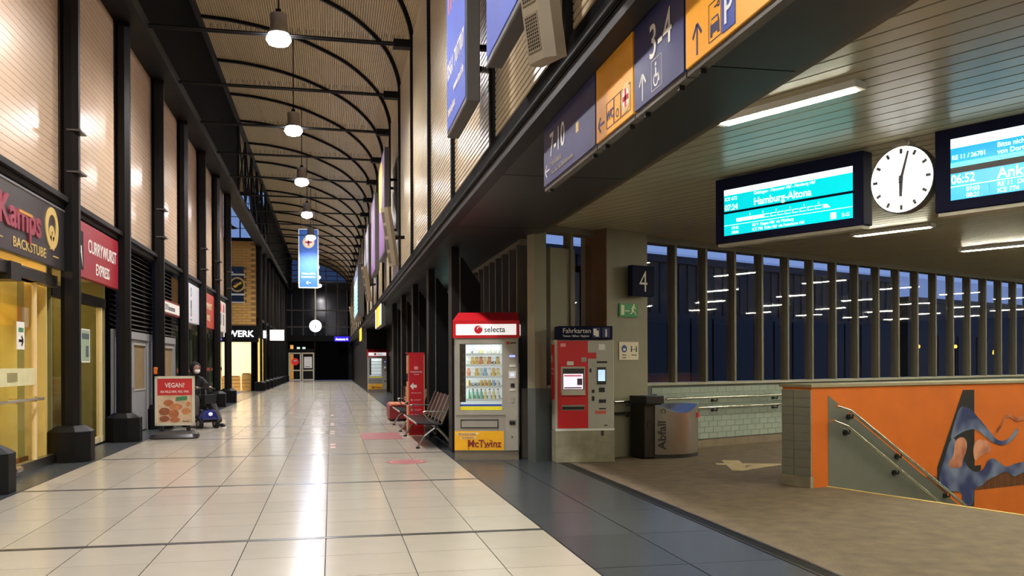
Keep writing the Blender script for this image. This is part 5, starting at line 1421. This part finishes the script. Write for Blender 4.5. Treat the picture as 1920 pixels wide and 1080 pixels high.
# far left wall, Y 54 to 88
wf = sroot('wall_left_far')
MB().box(-4.5, -4.18, 54.4, 88, 0, 11.3).build('core', voidM, wf)
MB().box(-4.3, -3.98, 54.4, 88, 4.0, 4.16).build('ledge', steelbrownM, wf)
fp_ = MB()
for k in range(9):
    for j in range(20):
        fp_.box(-4.18, -4.14, 54.6 + 3.72 * k, 57.9 + 3.72 * k, 4.2 + .2 * j, 4.39 + .2 * j)
stuff(fp_.build('plank_field', plankM, wf))
for k in range(9):
    column(-4.0, 54.35 + 3.72 * k, 8.3, 'black octagonal-footed column beside the lit bakery shop' if k == 0 else 'black octagonal-footed column in the row beyond the bakery shop', None if k == 0 else 'columns beyond the bakery shop', clamp=False)
ls = thing('light_sign', 'projecting white glowing sign board beyond the bakery shop', 'sign', M=frame((-3.98, 60, 3.0), (1, 0, 0), (0, -1, 0)))
MB().box(.15, 1.08, 0, .72, -.12, 0).build('case', darksteelM, ls); MB().box(.18, 1.05, .03, .69, 0, .01).build('light_field', whiteemitM, ls); MB().box(-.2, .15, .3, .38, -.08, -.04).build('arm', darksteelM, ls)
ls2 = thing('light_sign', 'small white glowing sign close to the bakery column', 'sign', M=frame((-4.0, 56.6, 3.05), (1, 0, 0), (0, -1, 0)))
MB().box(.02, .2, 0, .5, -.1, 0).build('case', darksteelM, ls2); MB().box(-.18, .02, .2, .28, -.08, -.04).build('arm', darksteelM, ls2); MB().box(.03, .19, .03, .47, 0, .008).build('light_field', whiteemitM, ls2)

# ================================================================== END WALL
ew = sroot('wall_end_far', loc=(0, 88, 0))
MB().box(-4.6, 2.2, .4, .5, 0, 9.2).box(2.2, 6.5, 0, .3, 0, 9).build('backing', voidM, ew)
MB().box(-4.6, 2.2, 0, .3, 3.66, 4.2).build('transom_beam', blackM, ew)
MB().box(-4.6, -3.95, 0, .3, 0, 3.66).box(1.6, 2.2, 0, .3, 0, 3.66).box(-1.56, -1.46, 0, .3, 0, 3.66).box(-3.95, -1.5, 0, .3, 2.66, 2.95).build('frame', steelbrownM, ew)
MB().box(-1.46, 1.6, .2, .3, 0, 3.66).build('dark_opening_sheet', voidM, ew)  # black sheet painted in for the darkness of the open passage
w5 = sroot('window_9', loc=(0, 88, 0))
barM = mat('end_glazing_bar', (92, 90, 90), .4, .4)
for x in (-3.6, -2.55, -1.5, -.45, .6, 1.5):
    MB().box(x - .05, x + .05, -.05, .1, 4.2, 11.2).build('mullion', barM, w5)
    MB().box(x - 1.0, x - .05, .04, .06, 4.2, 9.2).build('pane', mat('dusk_glass', (34, 38, 46), .12, var=.05), w5)
    MB().box(x - 1.0, x - .05, .04, .06, 9.2, 11.2).build('pane', glass('dim_glass', (150, 160, 170), .5), w5)
for z in (5.0, 6.55, 9.2):
    MB().box(-4.1, 1.7, -.06, .1, z - .06, z + .06).build('transom', barM, w5)
d1 = sroot('door_1', loc=(0, 87.95, 0))
for x0, x1 in ((-3.9, -2.75), (-2.7, -1.56)):
    lf = MB().box(x0, x0 + .12, -.03, .03, 0, 2.6).box(x1 - .12, x1, -.03, .03, 0, 2.6).box(x0, x1, -.03, .03, 2.48, 2.6).box(x0, x1, -.03, .03, 0, .12).box(x0, x1, -.03, .03, .88, 1.0).build('leaf', mat('door_frame_pale', (206, 196, 170), .4, emit=.15), d1)
    MB().box(x0 + .12, x1 - .12, .0, .02, .12, 2.48).build('pane', mat('door_dark_glass', (16, 16, 20), .15), lf)
MB().box(-3.76, -3.45, -.02, .0, .15, 2.45).build('painted_warm_reflection', mat('amber_reflection_glow', (220, 150, 60), .5, emit=.35), d1)  # glowing amber sheet painted in as a reflection on the door glass
no_ = thing('door_sticker', 'round red notice on the far glass door', 'sign', M=frame((-3.3, 87.9, 1.75), (1, 0, 0), (0, -1, 0)))
disc(MB(), 0, 0, .34, 0, .01).build('disc_field', mat('lit_red_disc', (222, 40, 46), .4, emit=.35), no_); MB().box(-.15, .15, .02, .16, .01, .014).build('white_mark', paperM, no_)
po_ = thing('poster', 'white paper poster on the far right glass door leaf', 'poster', M=frame((-2.13, 87.9, 1.15), (1, 0, 0), (0, -1, 0)))
MB().box(-.36, .36, 0, 1.05, 0, .01).build('sheet', mat('lit_paper', (214, 210, 206), .5, emit=.3), po_); MB().box(-.28, .2, .1, .16, .01, .012).build('print', gsM, po_)
bs = thing('light_sign', 'glowing blue station sign over the far dark opening', 'sign', M=frame((.3, 86, 3.6), (1, 0, 0), (0, -1, 0)))
MB().box(0, 1.32, 0, .45, -.15, 0).build('case', mat('lit_blue', (40, 20, 220), .4, emit=1.3, var=0), bs); text('Ausgang 6', .27, whiteemitM, bs, .66, .12, .006, bold=.02)
MB().box(1.32, 1.5, .2, .26, -.1, -.05).build('arm', darksteelM, bs)
for q, (x, c_) in enumerate(((-3.6, (240, 170, 80)), (-3.0, (220, 240, 220)), (-2.5, (220, 240, 230)))):
    tag(MB().box(x - .14, x + .14, 87.9, 88.0, 2.94, 3.3 if q == 0 else 3.12).build('lit_panel', mat('lit_pane_%d' % q, c_, .4, emit=.8)), ['small amber lit panel above the far door', 'small pale lit panel above the middle of the far door', 'small pale lit panel above the right far door leaf'][q], 'light')
bnr = thing('hanging_banner', 'tall blue banner with round emblem hanging across the hall', 'banner', M=frame((-1.17, 50.4, 5.6), (1, 0, 0), (0, -1, 0)))
MB().box(-.52, .52, 0, 3.16, -.02, 0).build('cloth', mat('banner_blue', (38, 88, 168), .6, var=.06, emit=.12), bnr)
for a in ((-.53, -.48, 0, 3.16), (.48, .53, 0, 3.16), (-.53, .53, -.01, .04), (-.53, .53, 3.12, 3.17)):
    MB().box(a[0], a[1], a[2], a[3], -.025, .004).build('border', paperM, bnr)
disc(MB(), 0, 2.45, .31, 0, .006, 28).build('emblem_disc', paperM, bnr); ring(MB(), 0, 2.45, .22, .30, .006, .01, 28).build('emblem_ring', goldM, bnr)
MB().box(-.05, .05, 2.25, 2.65, .01, .014).build('emblem_cross', redpaintM, bnr); MB().box(-.18, .18, 2.4, 2.5, .01, .014).build('emblem_cross', redpaintM, bnr)
text('Weitere Infos', .15, paperM, bnr, 0, .72, .004, sxx=.85); text('Bahnhofsmission', .13, paperM, bnr, 0, .55, .004, sxx=.85)
arrow(MB(), 0, .28, .24, 180, 0, .006, .12).build('arrow', paperM, bnr)
for x in (-.4, .4):
    MB().cyl((x, 3.16, -.01), (x, 5.18, -.01), .01, n=5).build('hanging_wire', blackM, bnr)
clock('hall_clock', frame((-.98, 60.0, 3.95), (1, 0, 0), (0, -1, 0)), .385, 'round lit clock hanging in the middle of the long hall', 6, 3, depth=.2, stem=3.9)

# ================================================================== CONCOURSE BEHIND THE RIGHT COLUMNS
struct(MB().box(5.5, 5.7, 20, 60, 0, 3.7).box(3.0, 5.7, 20.0, 20.15, 0, 3.7).build('wall_concourse', mat('concourse_wall', (120, 106, 84), .6, var=.1)))
struct(MB().box(3.16, 5.7, 20, 60, 3.55, 3.7).build('ceiling_concourse', ceilM))
struct(MB().box(3.06, 3.2, 34, 60, 0, 3.5).box(1.96, 3.06, 52.2, 88, 0, 3.46).build('wall_dark_row', steelbrownM))
for q, y in enumerate((24.5, 28.0)):
    tag(MB().box(3.6, 4.9, y, y + .15, 3.49, 3.55).build('strip_light', mat('concourse_tube', (255, 244, 214), .4, emit=5, var=0)), ['strip light on the concourse ceiling above the green screen', 'strip light on the concourse ceiling behind the benches'][q], 'lamp')
gs = thing('info_screen', 'glowing green information screen hanging behind the columns', 'display', M=frame((2.72, 23.9, 2.35), (1, 0, 0), (0, -1, 0)))
MB().box(0, .5, 0, .62, -.1, 0).build('case', blackplasticM, gs)
MB().box(.16, .46, .33, .57, 0, .006).build('screen_field', mat('green_screen', (190, 240, 220), .4, emit=1.2), gs); MB().box(.16, .46, .05, .28, 0, .006).build('screen_field', mat('green_screen', (190, 240, 220), .4, emit=1.2), gs)
MB().box(.2, .26, .62, 1.15, -.07, -.03).build('hanger', blackM, gs)
bpo = thing('poster', 'blue framed poster stand behind the red information pillar', 'poster', (2.9, 25.5, 0))
MB().box(-.35, .35, 0, .08, .9, 2.0).build('case', navyM, bpo); MB().box(-.3, .3, -.006, 0, .95, 1.95).build('sheet', mat('poster_lavender', (120, 126, 180), .5, emit=.15, var=.2), bpo); MB().box(-.03, .03, .02, .06, 0, .9).build('stand_post', darksteelM, bpo)

# ================================================================== OUTSIDE, SEEN THROUGH THE PLATFORM WINDOWS
OUT = Matrix(((X26.x, Y26.x, 0, 6.6), (X26.y, Y26.y, 0, 15.4), (0, 0, 1, 0), (0, 0, 0, 1)))
gd = struct(MB(OUT).box(-60, 110, .4, 140, -6.2, -6).build('ground_outside', mat('outside_ground', (30, 32, 36), .8)))
ob = thing('station_building', 'dark blue ribbed building standing outside the platform windows', 'building', M=OUT)
navcl = mat('blue_black_cladding', (46, 44, 42), .55, var=.1)
MB().box(11.5, 40.5, 20, 22.5, -6, 6.35).build('wall', navcl, ob)
MB().box(11.3, 40.7, 19.8, 22.7, 6.35, 6.7).build('roof_edge', mat('roof_edge_dark', (26, 30, 40), .5), ob)
ribs = MB().box(-.03, .03, -.05, 0, 3.9, 6.35).mesh('wall_rib'); ribs.materials.append(mat('cladding_rib', (22, 26, 40), .6))
for k in range(44):
    inst('wall_rib', ribs, ob, (11.8 + .66 * k, 20, 0))
dgl = mat('dark_outside_glass', (30, 30, 30), .5)
for k in range(17):
    MB().box(12 + 1.65 * k, 13.5 + 1.65 * k, 19.93, 20, -.9, 3.7).build('window', dgl, ob)
ob2 = thing('low_building', 'lower dark building beside the blue ribbed building outside', 'building', M=OUT)
MB().box(42, 95, 20, 26, -6, 5.3).build('wall', navcl, ob2); MB().box(41.8, 95.2, 19.8, 26, 5.3, 5.6).build('roof_edge', mat('roof_edge_dark', (26, 30, 40), .5), ob2)
for k in range(18):
    MB().box(43 + 2.6 * k, 45 + 2.6 * k, 19.94, 20, -.5, 3.2).build('window', dgl, ob2)
for k, (x, y, z) in enumerate(((36, 16, 2.3), (44, 18, 2.4), (47, 17, 2.1), (47.8, 17.4, 2.0), (54, 18, 1.5))):
    sl_ = thing('street_lamp', 'small orange street lamp glowing outside the platform windows', 'lamp', M=OUT @ Matrix.Translation((x, y, -6)), group='orange street lamps outside')
    MB().cyl((0, 0, 0), (0, 0, 6 + z), .05, n=6).build('pole', blackM, sl_); MB().ball((0, 0, 6.05 + z), .11).build('lantern', mat('sodium_glow', (255, 170, 60), .4, emit=5, var=0), sl_)
